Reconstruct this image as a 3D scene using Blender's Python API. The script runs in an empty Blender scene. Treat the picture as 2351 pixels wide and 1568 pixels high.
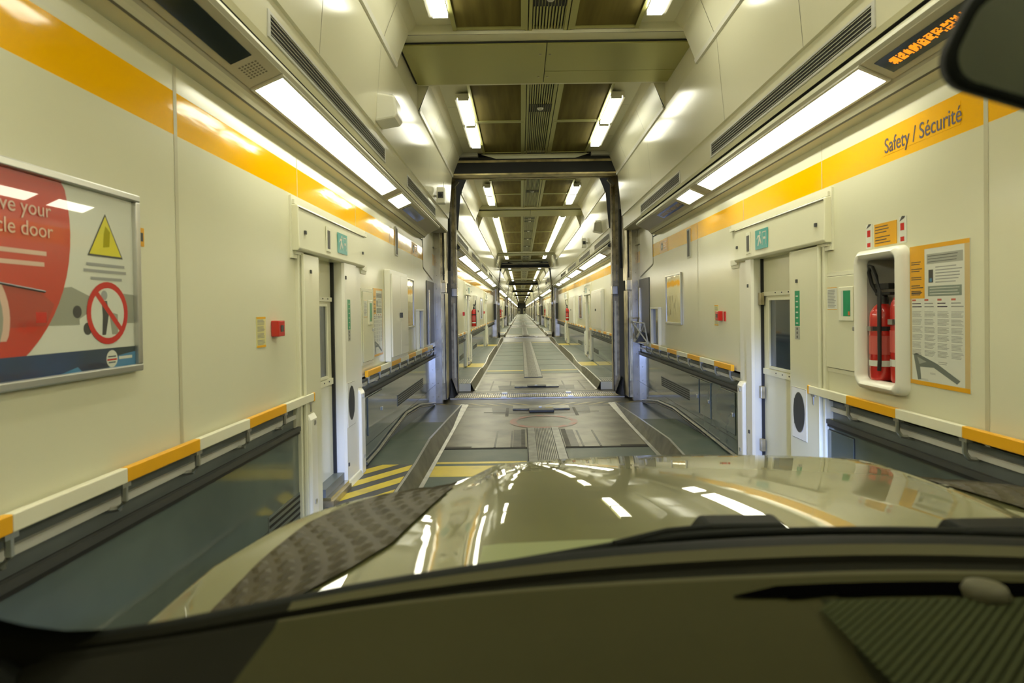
import bpy, bmesh, math, random
from mathutils import Matrix, Vector
random.seed(7)
C = bpy.context.scene.collection
XW = 1.82                     # half width of the carriage, floor of the roadway at z = 0

# ------------------------------------------------------------------ materials
MATS = {}
def mat(name, col, rough=.5, metal=0., spec=.5, emit=None, estr=0., coat=0., bump=0., bscale=20., bstretch=(1, 1, 1), vary=0., vscale=3., col2=None, coat_rough=.03, vlo=.35, vhi=.65, vstretch=(1, 1, 1), coat_ior=1.5, coat_tint=(1, 1, 1)):
    if name in MATS: return MATS[name]
    m = bpy.data.materials.new(name); m.use_nodes = True
    nt = m.node_tree; b = nt.nodes['Principled BSDF']
    b.inputs['Base Color'].default_value = (*col, 1)
    b.inputs['Roughness'].default_value = rough
    b.inputs['Metallic'].default_value = metal
    b.inputs['Specular IOR Level'].default_value = spec
    b.inputs['Coat Weight'].default_value = coat
    b.inputs['Coat Roughness'].default_value = coat_rough; b.inputs['Coat IOR'].default_value = coat_ior; b.inputs['Coat Tint'].default_value = (*coat_tint, 1)
    if emit:
        b.inputs['Emission Color'].default_value = (*emit, 1); b.inputs['Emission Strength'].default_value = estr
    if bump or vary or col2:
        tc = nt.nodes.new('ShaderNodeTexCoord')
        def noise(scale, stretch, detail):
            mp = nt.nodes.new('ShaderNodeMapping'); mp.inputs['Scale'].default_value = stretch
            nt.links.new(tc.outputs['Object'], mp.inputs['Vector'])
            n = nt.nodes.new('ShaderNodeTexNoise'); n.inputs['Scale'].default_value = scale; n.inputs['Detail'].default_value = detail
            nt.links.new(mp.outputs['Vector'], n.inputs['Vector'])
            return n
        if bump:
            n = noise(bscale, bstretch, 2)
            bp = nt.nodes.new('ShaderNodeBump'); bp.inputs['Strength'].default_value = bump; bp.inputs['Distance'].default_value = .02
            nt.links.new(n.outputs['Fac'], bp.inputs['Height']); nt.links.new(bp.outputs['Normal'], b.inputs['Normal'])
        if vary or col2:
            n = noise(vscale, vstretch, 6)
            mr = nt.nodes.new('ShaderNodeMapRange'); mr.inputs['From Min'].default_value = vlo; mr.inputs['From Max'].default_value = vhi
            nt.links.new(n.outputs['Fac'], mr.inputs['Value'])
            mx = nt.nodes.new('ShaderNodeMix'); mx.data_type = 'RGBA'
            c2 = col2 or tuple(c * (1 - vary) for c in col)
            mx.inputs[6].default_value = (*col, 1); mx.inputs[7].default_value = (*c2, 1)
            nt.links.new(mr.outputs['Result'], mx.inputs['Factor']); nt.links.new(mx.outputs[2], b.inputs['Base Color'])
    MATS[name] = m
    return m

CREAM = mat('cream_panel', (.70, .69, .50), .22, bump=.012, bscale=3)
CREAM2 = mat('cream_moulding', (.73, .72, .55), .35)
WHITE = mat('white_paint', (.78, .77, .66), .25)
SEAM = mat('panel_seam', (.50, .48, .32), .5)
BAND = mat('yellow_band', (.95, .49, .0), .07, spec=.45, bump=.03, bscale=5, bstretch=(1, .6, 3))
YELLOW = mat('rail_yellow', (.80, .40, .005), .35)
RAILW = mat('rail_white', (.78, .76, .58), .35)
SILL = mat('seam_dark', (.13, .12, .08), .5)
WAIN = mat('grey_wainscot', (.105, .135, .125), .09, spec=.9, bump=.015, bscale=2.2, vary=.25, vscale=1.5)
RECESS = mat('grey_recess', (.13, .15, .15), .35, vary=.2)
BLACK = mat('black_rubber', (.012, .012, .011), .6)
MBEL = mat('bellows_grey', (.13, .13, .12), .5)
DGREY = mat('dark_grey', (.05, .052, .05), .5)
MGREY = mat('soffit_grey', (.50, .485, .37), .4)
LGREY = mat('light_grey', (.5, .5, .45), .4)
STEEL = mat('steel', (.82, .77, .64), .27, metal=1., bump=.05, bscale=9, bstretch=(1, 1, .3), vary=.35, vscale=4)
DSTEEL = mat('worn_dark_steel', (.62, .55, .37), .33, metal=.9, vary=.55, vscale=6, bump=.05, bscale=12)
PORTAL = mat('portal_steel', (.66, .58, .39), .35, vary=.5, vscale=7, bump=.05, bscale=12)
BRONZE = mat('bronze_beam', (.60, .50, .25), .4, metal=.8, vary=.5, vscale=5)
ALU = mat('aluminium', (.60, .60, .55), .3, metal=.9)
HATCH = mat('hatch_metal', (.44, .43, .15), .32, metal=.6)
MESHP = mat('ceiling_mesh', (.17, .138, .04), .7, spec=.1, col2=(.11, .088, .025), vscale=2.5, vstretch=(4, .3, 1))
CEIL = mat('ceiling_cream', (.72, .70, .52), .3, bump=.012, bscale=3)
UPPER = mat('upper_wall', (.70, .68, .50), .18, bump=.02, bscale=2.5)
GLASSY = mat('dark_window', (.03, .045, .07), .05, spec=.9)
FLOORG = mat('floor_green', (.060, .084, .062), .45, spec=.28, col2=(.10, .115, .08), vscale=2.2, bump=.06, bscale=40)
FLOORB = mat('floor_worn', (.185, .168, .105), .36, spec=.28, col2=(.055, .048, .03), vscale=2.2, bump=.05, bscale=30, vlo=.42, vhi=.72)
FLOORD = mat('floor_dirty', (.070, .060, .034), .40, spec=.25, col2=(.02, .018, .012), vscale=4, bump=.06, bscale=30)
FLOORBLUE = mat('floor_blue', (.075, .10, .13), .28, vary=.35, vscale=2.5)
FLOORBR = mat('floor_brown', (.05, .042, .035), .6, vary=.4)
FLOORY = mat('floor_yellow', (.56, .43, .03), .4, col2=(.38, .30, .06), vscale=6, vlo=.5, vhi=.8)
REDR = mat('floor_red', (.34, .05, .022), .4, col2=(.16, .13, .09), vscale=5)
CHAN = mat('channel_steel', (.23, .225, .175), .36, metal=.3, vary=.45, vscale=9)
KERB = mat('kerb_steel', (.20, .19, .13), .34, metal=.5, vary=.5, vscale=5)
RED = mat('red', (.52, .018, .012), .25, coat=.5)
REDP = mat('poster_red', (.48, .030, .010), .3, coat=1., coat_rough=.02, coat_ior=1.45)
PALE = mat('poster_white', (.64, .66, .56), .3, coat=1., coat_rough=.02, coat_ior=1.45)
PGREY = mat('poster_grey', (.27, .28, .22), .3, coat=1., coat_rough=.02, coat_ior=1.45)
PGREYR = mat('poster_grey_red', (.36, .035, .02), .3, coat=1., coat_rough=.02, coat_ior=1.45)
PBLUE = mat('poster_blue', (.006, .035, .12), .3, coat=1., coat_rough=.02, coat_ior=1.45, col2=(.012, .03, .04), vscale=3)
PCYAN = mat('poster_cyan', (.05, .20, .38), .3, coat=1., coat_rough=.02, coat_ior=1.45)
PPINK = mat('poster_pink', (.62, .42, .33), .3, coat=1., coat_rough=.02, coat_ior=1.45)
PYEL = mat('poster_yellow', (.66, .60, .02), .3, coat=1., coat_rough=.02, coat_ior=1.45)
INK = mat('ink', (.05, .05, .045), .4)
INKG = mat('ink_grey', (.28, .29, .27), .4)
NAVY = mat('lettering_navy', (.035, .02, .06), .4)
PAPER = mat('paper', (.66, .67, .58), .3)
PAPERY = mat('paper_yellow', (.66, .62, .28), .4)
SILV = mat('label_silver', (.36, .37, .33), .3)
GREEN = mat('sign_green', (.005, .25, .11), .3)
TEAL = mat('sign_teal', (.05, .32, .30), .25)
ORANGE = mat('poster_orange', (.72, .36, .01), .3)
MIRR = mat('glossy_sheet', (.55, .50, .36), .06, metal=.9, bump=.12, bscale=3)
LED = mat('led_amber', (.3, .1, 0), .4, emit=(1, .30, .01), estr=1.5)
LEDDIM = mat('led_dim', (.10, .08, .01), .4, emit=(.8, .5, .05), estr=.10)
SCREEN = mat('display_black', (.008, .014, .014), .12)
DIFF = mat('diffuser', (.9, .9, .85), .4, emit=(1, .965, .80), estr=18.0)
DIFFC = mat('diffuser_ceiling', (.9, .9, .85), .4, emit=(1, .97, .82), estr=14.5)
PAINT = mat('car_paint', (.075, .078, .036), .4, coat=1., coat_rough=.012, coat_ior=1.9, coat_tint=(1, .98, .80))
REARPALE = mat('bonnet_rear_pale', (.17, .19, .085), .5, spec=.2)  # paler, duller tone for the rear strip of the bonnet
PLATE = mat('chequer_plate', (.040, .034, .014), .5, spec=.2, col2=(.024, .020, .008), vscale=8)
CARBLK = mat('car_black', (.006, .007, .005), .6, spec=.1)
DASH = mat('dash_plastic', (.032, .031, .0125), .9, spec=.05, bump=.1, bscale=500)
DASHD = mat('dash_dark', (.008, .008, .0045), .8, spec=.05)
DASHL = mat('dash_light', (.055, .053, .025), .8, spec=.08)
MIRG = mat('mirror_face', (.30, .31, .26), .30, metal=1.)
def glass_mat():
    m = bpy.data.materials.new('windscreen_glass'); m.use_nodes = True; nt = m.node_tree
    nt.nodes.clear(); o = nt.nodes.new('ShaderNodeOutputMaterial'); mx = nt.nodes.new('ShaderNodeMixShader')
    t = nt.nodes.new('ShaderNodeBsdfTransparent'); g = nt.nodes.new('ShaderNodeBsdfGlossy')
    t.inputs['Color'].default_value = (.975, .985, .93, 1); g.inputs['Roughness'].default_value = 0.02
    g.inputs['Color'].default_value = (.8, .9, .7, 1)
    mx.inputs[0].default_value = .03
    nt.links.new(t.outputs[0], mx.inputs[1]); nt.links.new(g.outputs[0], mx.inputs[2]); nt.links.new(mx.outputs[0], o.inputs[0])
    return m
WSGLASS = glass_mat()

# ------------------------------------------------------------------ mesh builder
class MB:
    def __init__(s): s.v = []; s.f = []; s.m = []; s.mats = []
    def mi(s, m):
        if m not in s.mats: s.mats.append(m)
        return s.mats.index(m)
    def poly(s, pts, m):
        i = len(s.v); s.v += [tuple(p) for p in pts]; s.f.append(tuple(range(i, i + len(pts)))); s.m.append(s.mi(m)); return s
    def box(s, x0, x1, y0, y1, z0, z1, m):
        i = len(s.v); k = s.mi(m)
        s.v += [(x, y, z) for x in (x0, x1) for y in (y0, y1) for z in (z0, z1)]
        for q in ((0, 1, 3, 2), (4, 6, 7, 5), (0, 4, 5, 1), (2, 3, 7, 6), (0, 2, 6, 4), (1, 5, 7, 3)):
            s.f.append(tuple(i + a for a in q)); s.m.append(k)
        return s
    def prism(s, prof, y0, y1, m, closed=True, caps=True):
        """profile of (x, z) run along y"""
        i = len(s.v); n = len(prof)
        s.v += [(x, y0, z) for x, z in prof] + [(x, y1, z) for x, z in prof]
        k = s.mi(m)
        for a in range(n if closed else n - 1):
            b = (a + 1) % n; s.f.append((i + a, i + b, i + n + b, i + n + a)); s.m.append(k)
        if closed and caps:
            s.f.append(tuple(range(i + n - 1, i - 1, -1))); s.m.append(k); s.f.append(tuple(range(i + n, i + 2 * n))); s.m.append(k)
        return s
    def tube(s, pts, r, m, n=8, caps=True):
        pts = [Vector(p) for p in pts]; k = s.mi(m); rings = []
        for a, p in enumerate(pts):
            d = (pts[min(a + 1, len(pts) - 1)] - pts[max(a - 1, 0)]).normalized()
            h = Vector((0, 0, 1)) if abs(d.z) < .9 else Vector((1, 0, 0))
            e1 = d.cross(h).normalized(); e2 = d.cross(e1)
            rr = r[a] if isinstance(r, (list, tuple)) else r
            i = len(s.v); rings.append(i)
            s.v += [tuple(p + e1 * rr * math.cos(2 * math.pi * q / n) + e2 * rr * math.sin(2 * math.pi * q / n)) for q in range(n)]
        for a in range(len(rings) - 1):
            for q in range(n):
                s.f.append((rings[a] + q, rings[a] + (q + 1) % n, rings[a + 1] + (q + 1) % n, rings[a + 1] + q)); s.m.append(k)
        if caps:
            s.f.append(tuple(range(rings[0] + n - 1, rings[0] - 1, -1))); s.m.append(k)
            s.f.append(tuple(range(rings[-1], rings[-1] + n))); s.m.append(k)
        return s
    def lathe(s, c, prof, m, n=20):
        """profile of (r, z) about the vertical axis through c"""
        k = s.mi(m); i = len(s.v)
        for r, z in prof:
            s.v += [(c[0] + r * math.cos(2 * math.pi * q / n), c[1] + r * math.sin(2 * math.pi * q / n), c[2] + z) for q in range(n)]
        for a in range(len(prof) - 1):
            for q in range(n):
                s.f.append((i + a * n + q, i + a * n + (q + 1) % n, i + (a + 1) * n + (q + 1) % n, i + (a + 1) * n + q)); s.m.append(k)
        return s
    def build(s, name, parent=None, smooth=None, bevel=0.):
        me = bpy.data.meshes.new(name); me.from_pydata(s.v, [], s.f)
        for m in s.mats: me.materials.append(m)
        for p, k in zip(me.polygons, s.m): p.material_index = k
        bm = bmesh.new(); bm.from_mesh(me)
        if smooth: bmesh.ops.remove_doubles(bm, verts=bm.verts, dist=1e-5)
        bmesh.ops.recalc_face_normals(bm, faces=bm.faces); bm.to_mesh(me); bm.free()
        if smooth:
            for p in me.polygons: p.use_smooth = True
            me.set_sharp_from_angle(angle=math.radians(smooth))
        o = bpy.data.objects.new(name, me); C.objects.link(o)
        if parent is not None:
            o.parent = parent; o.location = -parent.location if parent.parent is None else (0, 0, 0)
        if bevel:
            b = o.modifiers.new('bevel', 'BEVEL'); b.width = bevel; b.segments = 2; b.limit_method = 'ANGLE'
        return o

def tag(o, label, cat, group=None):
    o['label'] = label; o['category'] = cat
    if o.type == 'MESH' and o.parent is None and o.location.length < 1e-9:      # origin to the thing's own base
        xs, ys, zs = zip(*[v.co[:] for v in o.data.vertices]); c = Vector(((min(xs) + max(xs)) / 2, (min(ys) + max(ys)) / 2, min(zs)))
        o.data.transform(Matrix.Translation(-c)); o.location = c
    if group: o['group'] = group
    return o
def empty(name, label, cat, loc=(0, 0, 0), group=None):
    o = bpy.data.objects.new(name, None); C.objects.link(o); o.location = loc; o.empty_display_size = .1
    return tag(o, label, cat, group)
def struct(o):
    o['kind'] = 'structure'; return o
def sempty(name, loc=(0, 0, 0)):
    o = bpy.data.objects.new(name, None); C.objects.link(o); o.location = loc; return struct(o)

def text_mesh(name, body, size, m, s, y, z, d, parent, align='CENTER', sx=1.):
    """raised lettering on the side wall: s = -1 left wall, +1 right wall"""
    cu = bpy.data.curves.new(name, 'FONT'); cu.body = body; cu.size = size; cu.align_x = align; cu.align_y = 'CENTER'; cu.extrude = .0006
    t = bpy.data.objects.new(name, cu); C.objects.link(t); bpy.context.view_layer.update()
    me = bpy.data.meshes.new_from_object(t.evaluated_get(bpy.context.evaluated_depsgraph_get()))
    bpy.data.objects.remove(t); bpy.data.curves.remove(cu)
    ux = Vector((0, 1, 0)) if s < 0 else Vector((0, -1, 0)); uz = Vector((0, 0, 1)); n = ux.cross(uz)
    M = Matrix((ux * sx, uz, n)).transposed().to_4x4(); M.translation = Vector((s * (XW - d), y, z))
    me.transform(M); me.materials.clear(); me.materials.append(m)
    o = bpy.data.objects.new(name, me); C.objects.link(o)
    if parent is not None:
        o.parent = parent; o.location = -parent.location if parent.parent is None else (0, 0, 0)
    return o

class Panel(MB):
    """flat graphics on a side wall: u runs the way one reads, v up, from the point (y0, z0); h = height off the wall"""
    def __init__(s, side, y0, z0, d=.0): MB.__init__(s); s.s = side; s.y0 = y0; s.z0 = z0; s.d = d
    def P(s, u, v, h): return (s.s * (XW - s.d - h), s.y0 + (u if s.s < 0 else -u), s.z0 + v)
    def rect(s, u0, u1, v0, v1, h, m): return s.poly([s.P(u0, v0, h), s.P(u1, v0, h), s.P(u1, v1, h), s.P(u0, v1, h)], m)
    def slab(s, u0, u1, v0, v1, h0, h1, m):
        a = s.P(u0, v0, h0); b = s.P(u1, v1, h1)
        return s.box(min(a[0], b[0]), max(a[0], b[0]), min(a[1], b[1]), max(a[1], b[1]), v0 + s.z0, v1 + s.z0, m)
    def gon(s, uv, h, m): return s.poly([s.P(u, v, h) for u, v in uv], m)
    def ring(s, cu, cv, r0, r1, h, m, n=32, clip=None):
        for q in range(n):
            a, b = 2 * math.pi * q / n, 2 * math.pi * (q + 1) / n
            s.gon([(cu + r * math.cos(t), cv + r * math.sin(t)) for r, t in ((r0, a), (r1, a), (r1, b), (r0, b))], h, m)
        return s
    def disc(s, cu, cv, r, h, m, n=40, box=None, ry=None):
        pts = []
        for q in range(n):
            u = cu + r * math.cos(2 * math.pi * q / n); v = cv + (ry or r) * math.sin(2 * math.pi * q / n)
            if box: u = min(max(u, box[0]), box[1]); v = min(max(v, box[2]), box[3])
            pts.append((u, v))
        return s.gon(pts, h, m)
    def lines(s, u0, u1, v0, v1, n, h, m, fill=.45, rag=.25):
        for q in range(n):
            v = v1 - (q + .5) * (v1 - v0) / n; t = fill * (v1 - v0) / n / 2
            s.rect(u0, u1 - (u1 - u0) * random.random() * rag, v - t, v + t, h, m)
        return s

def children(o): return [c for c in bpy.data.objects if c.parent == o]
def copy_tree(o, dy, parent=None):
    c = o.copy(); C.objects.link(c)
    if parent is None: c.location.y += dy
    else: c.parent = parent
    for ch in KIDS.get(o.name, ()): copy_tree(ch, dy, c)
    return c
KIDS = {}

# ------------------------------------------------------------------ walls
def cells(mb, s, ys, zs, holes, mfn, x):
    ys = sorted(set(ys)); zs = sorted(set(zs))
    for a in range(len(ys) - 1):
        for b in range(len(zs) - 1):
            yc = (ys[a] + ys[a + 1]) / 2; zc = (zs[b] + zs[b + 1]) / 2
            if any(h[0] < yc < h[1] and h[2] < zc < h[3] for h in holes): continue
            mb.poly([(s * x, ys[a], zs[b]), (s * x, ys[a + 1], zs[b]), (s * x, ys[a + 1], zs[b + 1]), (s * x, ys[a], zs[b + 1])], mfn(yc, zc))

def side_wall(s, y0, y1, seams, bays, holes, wide=()):
    side = 'left' if s < 0 else 'right'
    mb = MB()
    hs = [(a, b, 0., 2.40) for a, b in bays] + list(holes)
    ys = [y0, y1] + [t for h in hs for t in h[:2]]; zs = [1.0, 2.455, 2.65, 2.78] + [t for h in hs for t in h[2:] if t > 1.]
    cells(mb, s, ys, zs, hs, lambda y, z: BAND if 2.455 < z < 2.65 else CREAM, XW)
    for y in seams:
        w = .014 if y in wide else .004
        for z0, z1 in ((1.0, 2.455), (2.455, 2.65), (2.65, 2.78)):
            if any(a - .001 < y < b + .001 for a, b in bays) and z0 < 2: z0 = 1.0
            mb.poly([(s * (XW - .0012), y - w, z0), (s * (XW - .0012), y + w, z0), (s * (XW - .0012), y + w, z1), (s * (XW - .0012), y - w, z1)], SEAM)
    struct(mb.build('wall_' + side))
    # grey wainscot, recessed strip under the handrail and the dark moulding between them
    mw = MB(); hb = [(a, b, 0., 1.1) for a, b in bays]; ye = [y0, y1] + [t for h in hb for t in h[:2]]
    cells(mw, s, ye, [0., .86], hb, lambda y, z: WAIN, XW)
    cells(mw, s, ye, [.86, 1.02], hb, lambda y, z: RECESS, XW + .03)
    ye = sorted(set(ye))
    for a in range(len(ye) - 1):
        yc = (ye[a] + ye[a + 1]) / 2
        if any(h[0] < yc < h[1] for h in hb): continue
        A, B = ye[a], ye[a + 1]
        mw.prism([(s * XW, 1.0), (s * (XW + .03), 1.0), (s * (XW + .03), 1.02), (s * XW, 1.02)], A, B, CREAM2)
        mw.box(s * (XW - .004), s * (XW + .03), A, B, .855, .862, BLACK)
        mw.box(s * (XW - .02), s * (XW + .002), A, B, .842, .872, DGREY)
        mw.box(s * (XW - .012), s * (XW + .002), A, B, .822, .842, BLACK)
        mw.box(s * (XW + .012), s * (XW + .03), A, B, .925, .955, LGREY)
        mw.box(s * (XW - .001), s * (XW + .004), A, B, .335, .339, BLACK)
    struct(mw.build('baseboard_' + side))

SOF = [(1.82, 2.765), (1.735, 2.775), (1.715, 2.80), (1.70, 2.815)]
def cornice(s, y0, y1, yend=None):
    """soffit with the lights, then the vent fascia"""
    yend = yend or y1
    mb = MB()
    P = lambda l: [(s * x, z) for x, z in l]
    mb.prism(P(SOF), y0, yend, CREAM2, closed=False)
    mb.prism(P([(1.735, 2.7735), (1.728, 2.782)]), y0, yend, SILL, closed=False)
    mb.prism(P([(1.70, 2.815), (1.683, 2.834), (1.513, 2.908), (1.50, 2.925)]), y0, yend, MGREY, closed=False)
    mb.prism(P([(1.50, 2.925), (1.505, 2.945), (1.585, 3.015)]), y0, yend, CREAM2, closed=False)
    mb.prism(P([(1.585, 3.015), (1.60, 3.02), (1.60, 3.03), (1.58, 3.035)]), y0, yend, BLACK, closed=False)
    mb.prism(P([(1.58, 3.035), (1.56, 3.06), (1.555, 3.285), (1.535, 3.29)]), y0, y1, UPPER, closed=False)
    if yend < y1 - .01:
        mb.poly([(s * x, yend, z) for x, z in SOF + [(1.683, 2.834), (1.513, 2.908), (1.50, 2.925), (1.505, 2.945), (1.585, 3.015), (1.82, 3.03)]], LGREY)
        mb.poly([(s * 1.82, yend, 2.76), (s * 1.82, y1, 2.76), (s * 1.82, y1, 3.04), (s * 1.82, yend, 3.04)], CREAM)
        mb.poly([(s * 1.82, yend, 3.035), (s * 1.82, y1, 3.035), (s * 1.57, y1, 3.035), (s * 1.57, yend, 3.035)], MGREY)
    struct(mb.build('trim_1' if s < 0 else 'trim_2'))

def sofpt(s, q, h): return (s * (1.683 - .917 * q - .399 * h), 2.834 + .399 * q - .917 * h)
def sof_slab(mb, s, y0, y1, q0, q1, h0, h1, m):
    p = [sofpt(s, q, h) for q, h in ((q0, h0), (q1, h0), (q1, h1), (q0, h1))]
    return mb.prism(p, y0, y1, m)

def ceiling(y0, y1, drops):
    """upper walls, coves and flat ceiling; drops = y spans without a cove where a flat border meets the walls"""
    mb = MB(); ys = sorted(set([y0, y1] + [t for d in drops for t in d]))
    for a in range(len(ys) - 1):
        A, B = ys[a], ys[a + 1]; flat = any(d[0] < (A + B) / 2 < d[1] for d in drops)
        for s in (-1, 1):
            P = lambda l: [(s * x, z) for x, z in l]
            if flat:
                mb.prism(P([(1.535, 3.29), (1.47, 4.03), (1.475, 4.335)]), A, B, UPPER, closed=False)
                mb.prism(P([(1.475, 4.33), (0, 4.335)]), A, B, CEIL, closed=False)
            else:
                mb.prism(P([(1.535, 3.29), (1.47, 4.03)]), A, B, UPPER, closed=False)
                mb.prism(P([(1.47, 4.03), (1.455, 4.045), (1.33, 4.36), (1.25, 4.43)]), A, B, CEIL, closed=False)
                mb.prism(P([(1.25, 4.43), (0, 4.43)]), A, B, CEIL, closed=False)
                mb.prism(P([(1.472, 4.015), (1.452, 4.02), (1.440, 4.055), (1.452, 4.06)]), A, B, WHITE)
        for s in (-1, 1):   # step where the coves begin
            for d in drops:
                for e in d:
                    if abs(e - A) < 1e-6:
                        mb.poly([(s * x, A, z) for x, z in ((1.475, 4.335), (1.475, 4.03), (1.34, 4.335))], CEIL)
                        mb.poly([(s * x, A, z) for x, z in ((1.34, 4.335), (1.33, 4.36), (1.25, 4.43), (0, 4.43), (0, 4.335))], CEIL)
    yy = y0 + .75
    while yy < y1 - .3:          # thin panel joints
        if not any(d[0] - .05 < yy < d[1] + .05 for d in drops):
            for s in (-1, 1):
                w = .003
                for (xa, za), (xb, zb) in (((1.534, 3.29), (1.469, 4.03)), ((1.453, 4.043), (1.328, 4.358)), ((1.24, 4.428), (1.06, 4.428))):
                    mb.poly([(s * xa, yy - w, za), (s * xa, yy + w, za), (s * xb, yy + w, zb), (s * xb, yy - w, zb)], SILL)
        yy += 1.53
    struct(mb.build('ceiling'))

# ------------------------------------------------------------------ fixtures (side s, along y)
def soffit_light(s, y0, y1, label, parts=True, splits=()):
    x, z = sofpt(s, .093, 0)
    d = MB(); e = [y0 + .02] + list(splits) + [y1 - .02]
    for a in range(len(e) - 1):
        sof_slab(d, s, e[a] + (.008 if a else 0), e[a + 1] - (.008 if a < len(e) - 2 else 0), .014, .172, .0, .010, DIFF)
    f = MB()
    sof_slab(f, s, y0, y1, 0., .014, 0, .014, WHITE); sof_slab(f, s, y0, y1, .172, .186, 0, .014, WHITE)
    for a, b in ((y0, y0 + .02), (y1 - .02, y1)): sof_slab(f, s, a, b, .014, .172, 0, .014, WHITE)
    if not parts:
        d2 = MB(); sof_slab(d2, s, y0, y1, .005, .18, 0, .012, DIFF); o = d2.build('soffit_light'); return tag(o, label, 'light')
    t = empty('soffit_light', label, 'light', (x, (y0 + y1) / 2, z)); f.build('frame', t); d.build('diffuser', t)
    return t

def ceiling_light(s, y0, y1, label, parts=True, zc=4.40):
    x0, x1 = s * .905, s * 1.04
    if not parts:
        m = MB(); m.box(x0, x1, y0, y1, zc - .09, zc, DIFFC); return tag(m.build('ceiling_light'), label, 'light')
    t = empty('ceiling_light', label, 'light', (s * .985, (y0 + y1) / 2, zc))
    h = MB(); h.box(s * .905, s * 1.075, y0 - .03, y1 + .03, zc - .05, zc, WHITE)
    h.box(s * 1.055, s * 1.08, y0 - .03, y1 + .03, zc - .075, zc - .05, WHITE); h.box(x0, x1, y0 - .03, y0, zc - .085, zc - .05, WHITE); h.box(x0, x1, y1, y1 + .03, zc - .085, zc - .05, WHITE)
    h.build('housing', t); d = MB(); d.box(x0, x1, y0, y1, zc - .09, zc - .05, DIFFC); d.build('diffuser', t)
    return t

def vent(s, y0, y1, label, parts=True):
    t = empty('air_vent', label, 'vent', (s * 1.56, (y0 + y1) / 2, 3.14))
    f = MB(); X = lambda d: s * (1.558 - d)
    f.box(X(0), X(.008), y0, y1, 3.195, 3.21, LGREY); f.box(X(0), X(.008), y0, y1, 3.07, 3.085, LGREY)
    f.box(X(0), X(.008), y0, y0 + .03, 3.085, 3.195, LGREY); f.box(X(0), X(.008), y1 - .03, y1, 3.085, 3.195, LGREY)
    f.build('frame', t)
    g = MB(); g.box(X(.0), X(.002), y0 + .03, y1 - .03, 3.085, 3.195, BLACK)
    for q in range(5):
        z = 3.095 + q * .0225; g.prism([(X(.002), z), (X(.007), z - .002), (X(.007), z + .001), (X(.002), z + .006)], y0 + .03, y1 - .03, MGREY if parts else DGREY)
    g.build('louvre', t)
    return t

def ceiling_mesh(s, y0, y1, label):
    x0, x1 = (.24, .90) if s > 0 else (-.90, -.20)
    t = empty('ceiling_panel', label, 'ceiling panel', ((x0 + x1) / 2, (y0 + y1) / 2, 4.40))
    m = MB(); m.box(x0 + .04, x1 - .04, y0 + .05, y1 - .05, 4.375, 4.40, MESHP)
    f = MB()
    for a, b in ((x0, x0 + .04), (x1 - .04, x1)): f.box(a, b, y0 + .005, y1 - .005, 4.36, 4.43, HATCH)
    for a, b in ((y0 + .005, y0 + .05), (y1 - .05, y1 - .005)): f.box(x0 + .04, x1 - .04, a, b, 4.365, 4.43, HATCH)
    m.build('mesh_sheet', t); f.build('frame', t); return t

def centre_grille(y0, y1, label, lamps=()):
    t = empty('ceiling_grille', label, 'grille', (.02, (y0 + y1) / 2, 4.40))
    g = MB(); g.box(-.135, .175, y0, y1, 4.41, 4.43, DGREY)
    n = 11
    for q in range(n):
        x = -.125 + q * .029; g.box(x, x + .016, y0, y1, 4.375, 4.41, HATCH)
    g.build('slats', t)
    f = MB()
    for a, b in ((-.20, -.175), (-.165, -.135), (.175, .205), (.215, .24)): f.box(a, b, y0, y1, 4.36, 4.43, HATCH)
    f.box(-.175, -.165, y0, y1, 4.40, 4.43, BLACK); f.box(.205, .215, y0, y1, 4.40, 4.43, BLACK)
    f.build('side_rail', t)
    for y in lamps:
        k = MB(); k.box(-.13, .17, y - .16, y + .16, 4.373, 4.376, BLACK)
        for q in range(10): k.box(-.111 + q * .029, -.107 + q * .029, y - .16, y + .16, 4.371, 4.374, HATCH)
        p = k.build('dark_panel', t)
        l = MB(); l.lathe((.02, y, 4.371), [(0, -.03), (.03, -.025), (.045, 0.0)], LGREY, 14); l.build('sprinkler', p, smooth=40)
    return t

def ceiling_hatch(y0, y1, label, parts=True, flip=False):
    t = empty('ceiling_hatch', label, 'ceiling hatch', (.02, (y0 + y1) / 2, 4.30)); z0, z1 = 4.30, 4.315
    ym = y0 + (y1 - y0) * .66; g = -1 if flip else 1
    def pan(x0, x1, a, b):
        m = MB(); m.box(min(x0, x1), max(x0, x1), a, b, z0, z1, HATCH); return m.build('panel', t)
    pan(.02 - g * 1.47, .02 - g * .004, y0, y1)
    pan(.02 + g * .004, .02 + g * 1.47, y0, ym - .004); pan(.02 + g * .004, .02 + g * 1.47, ym + .004, y1)
    if parts:
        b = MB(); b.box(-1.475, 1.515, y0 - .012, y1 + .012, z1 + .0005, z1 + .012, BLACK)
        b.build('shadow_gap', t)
        for x, y in ((-.04, y0 + .25), (.06, y0 + .25), (-.04, y1 - .2), (.06, y1 - .2)):
            k = MB(); k.lathe((x, y, z0), [(0, -.006), (.012, -.005), (.014, 0)], DSTEEL, 10); k.build('bolt', t)
    return t

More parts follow.
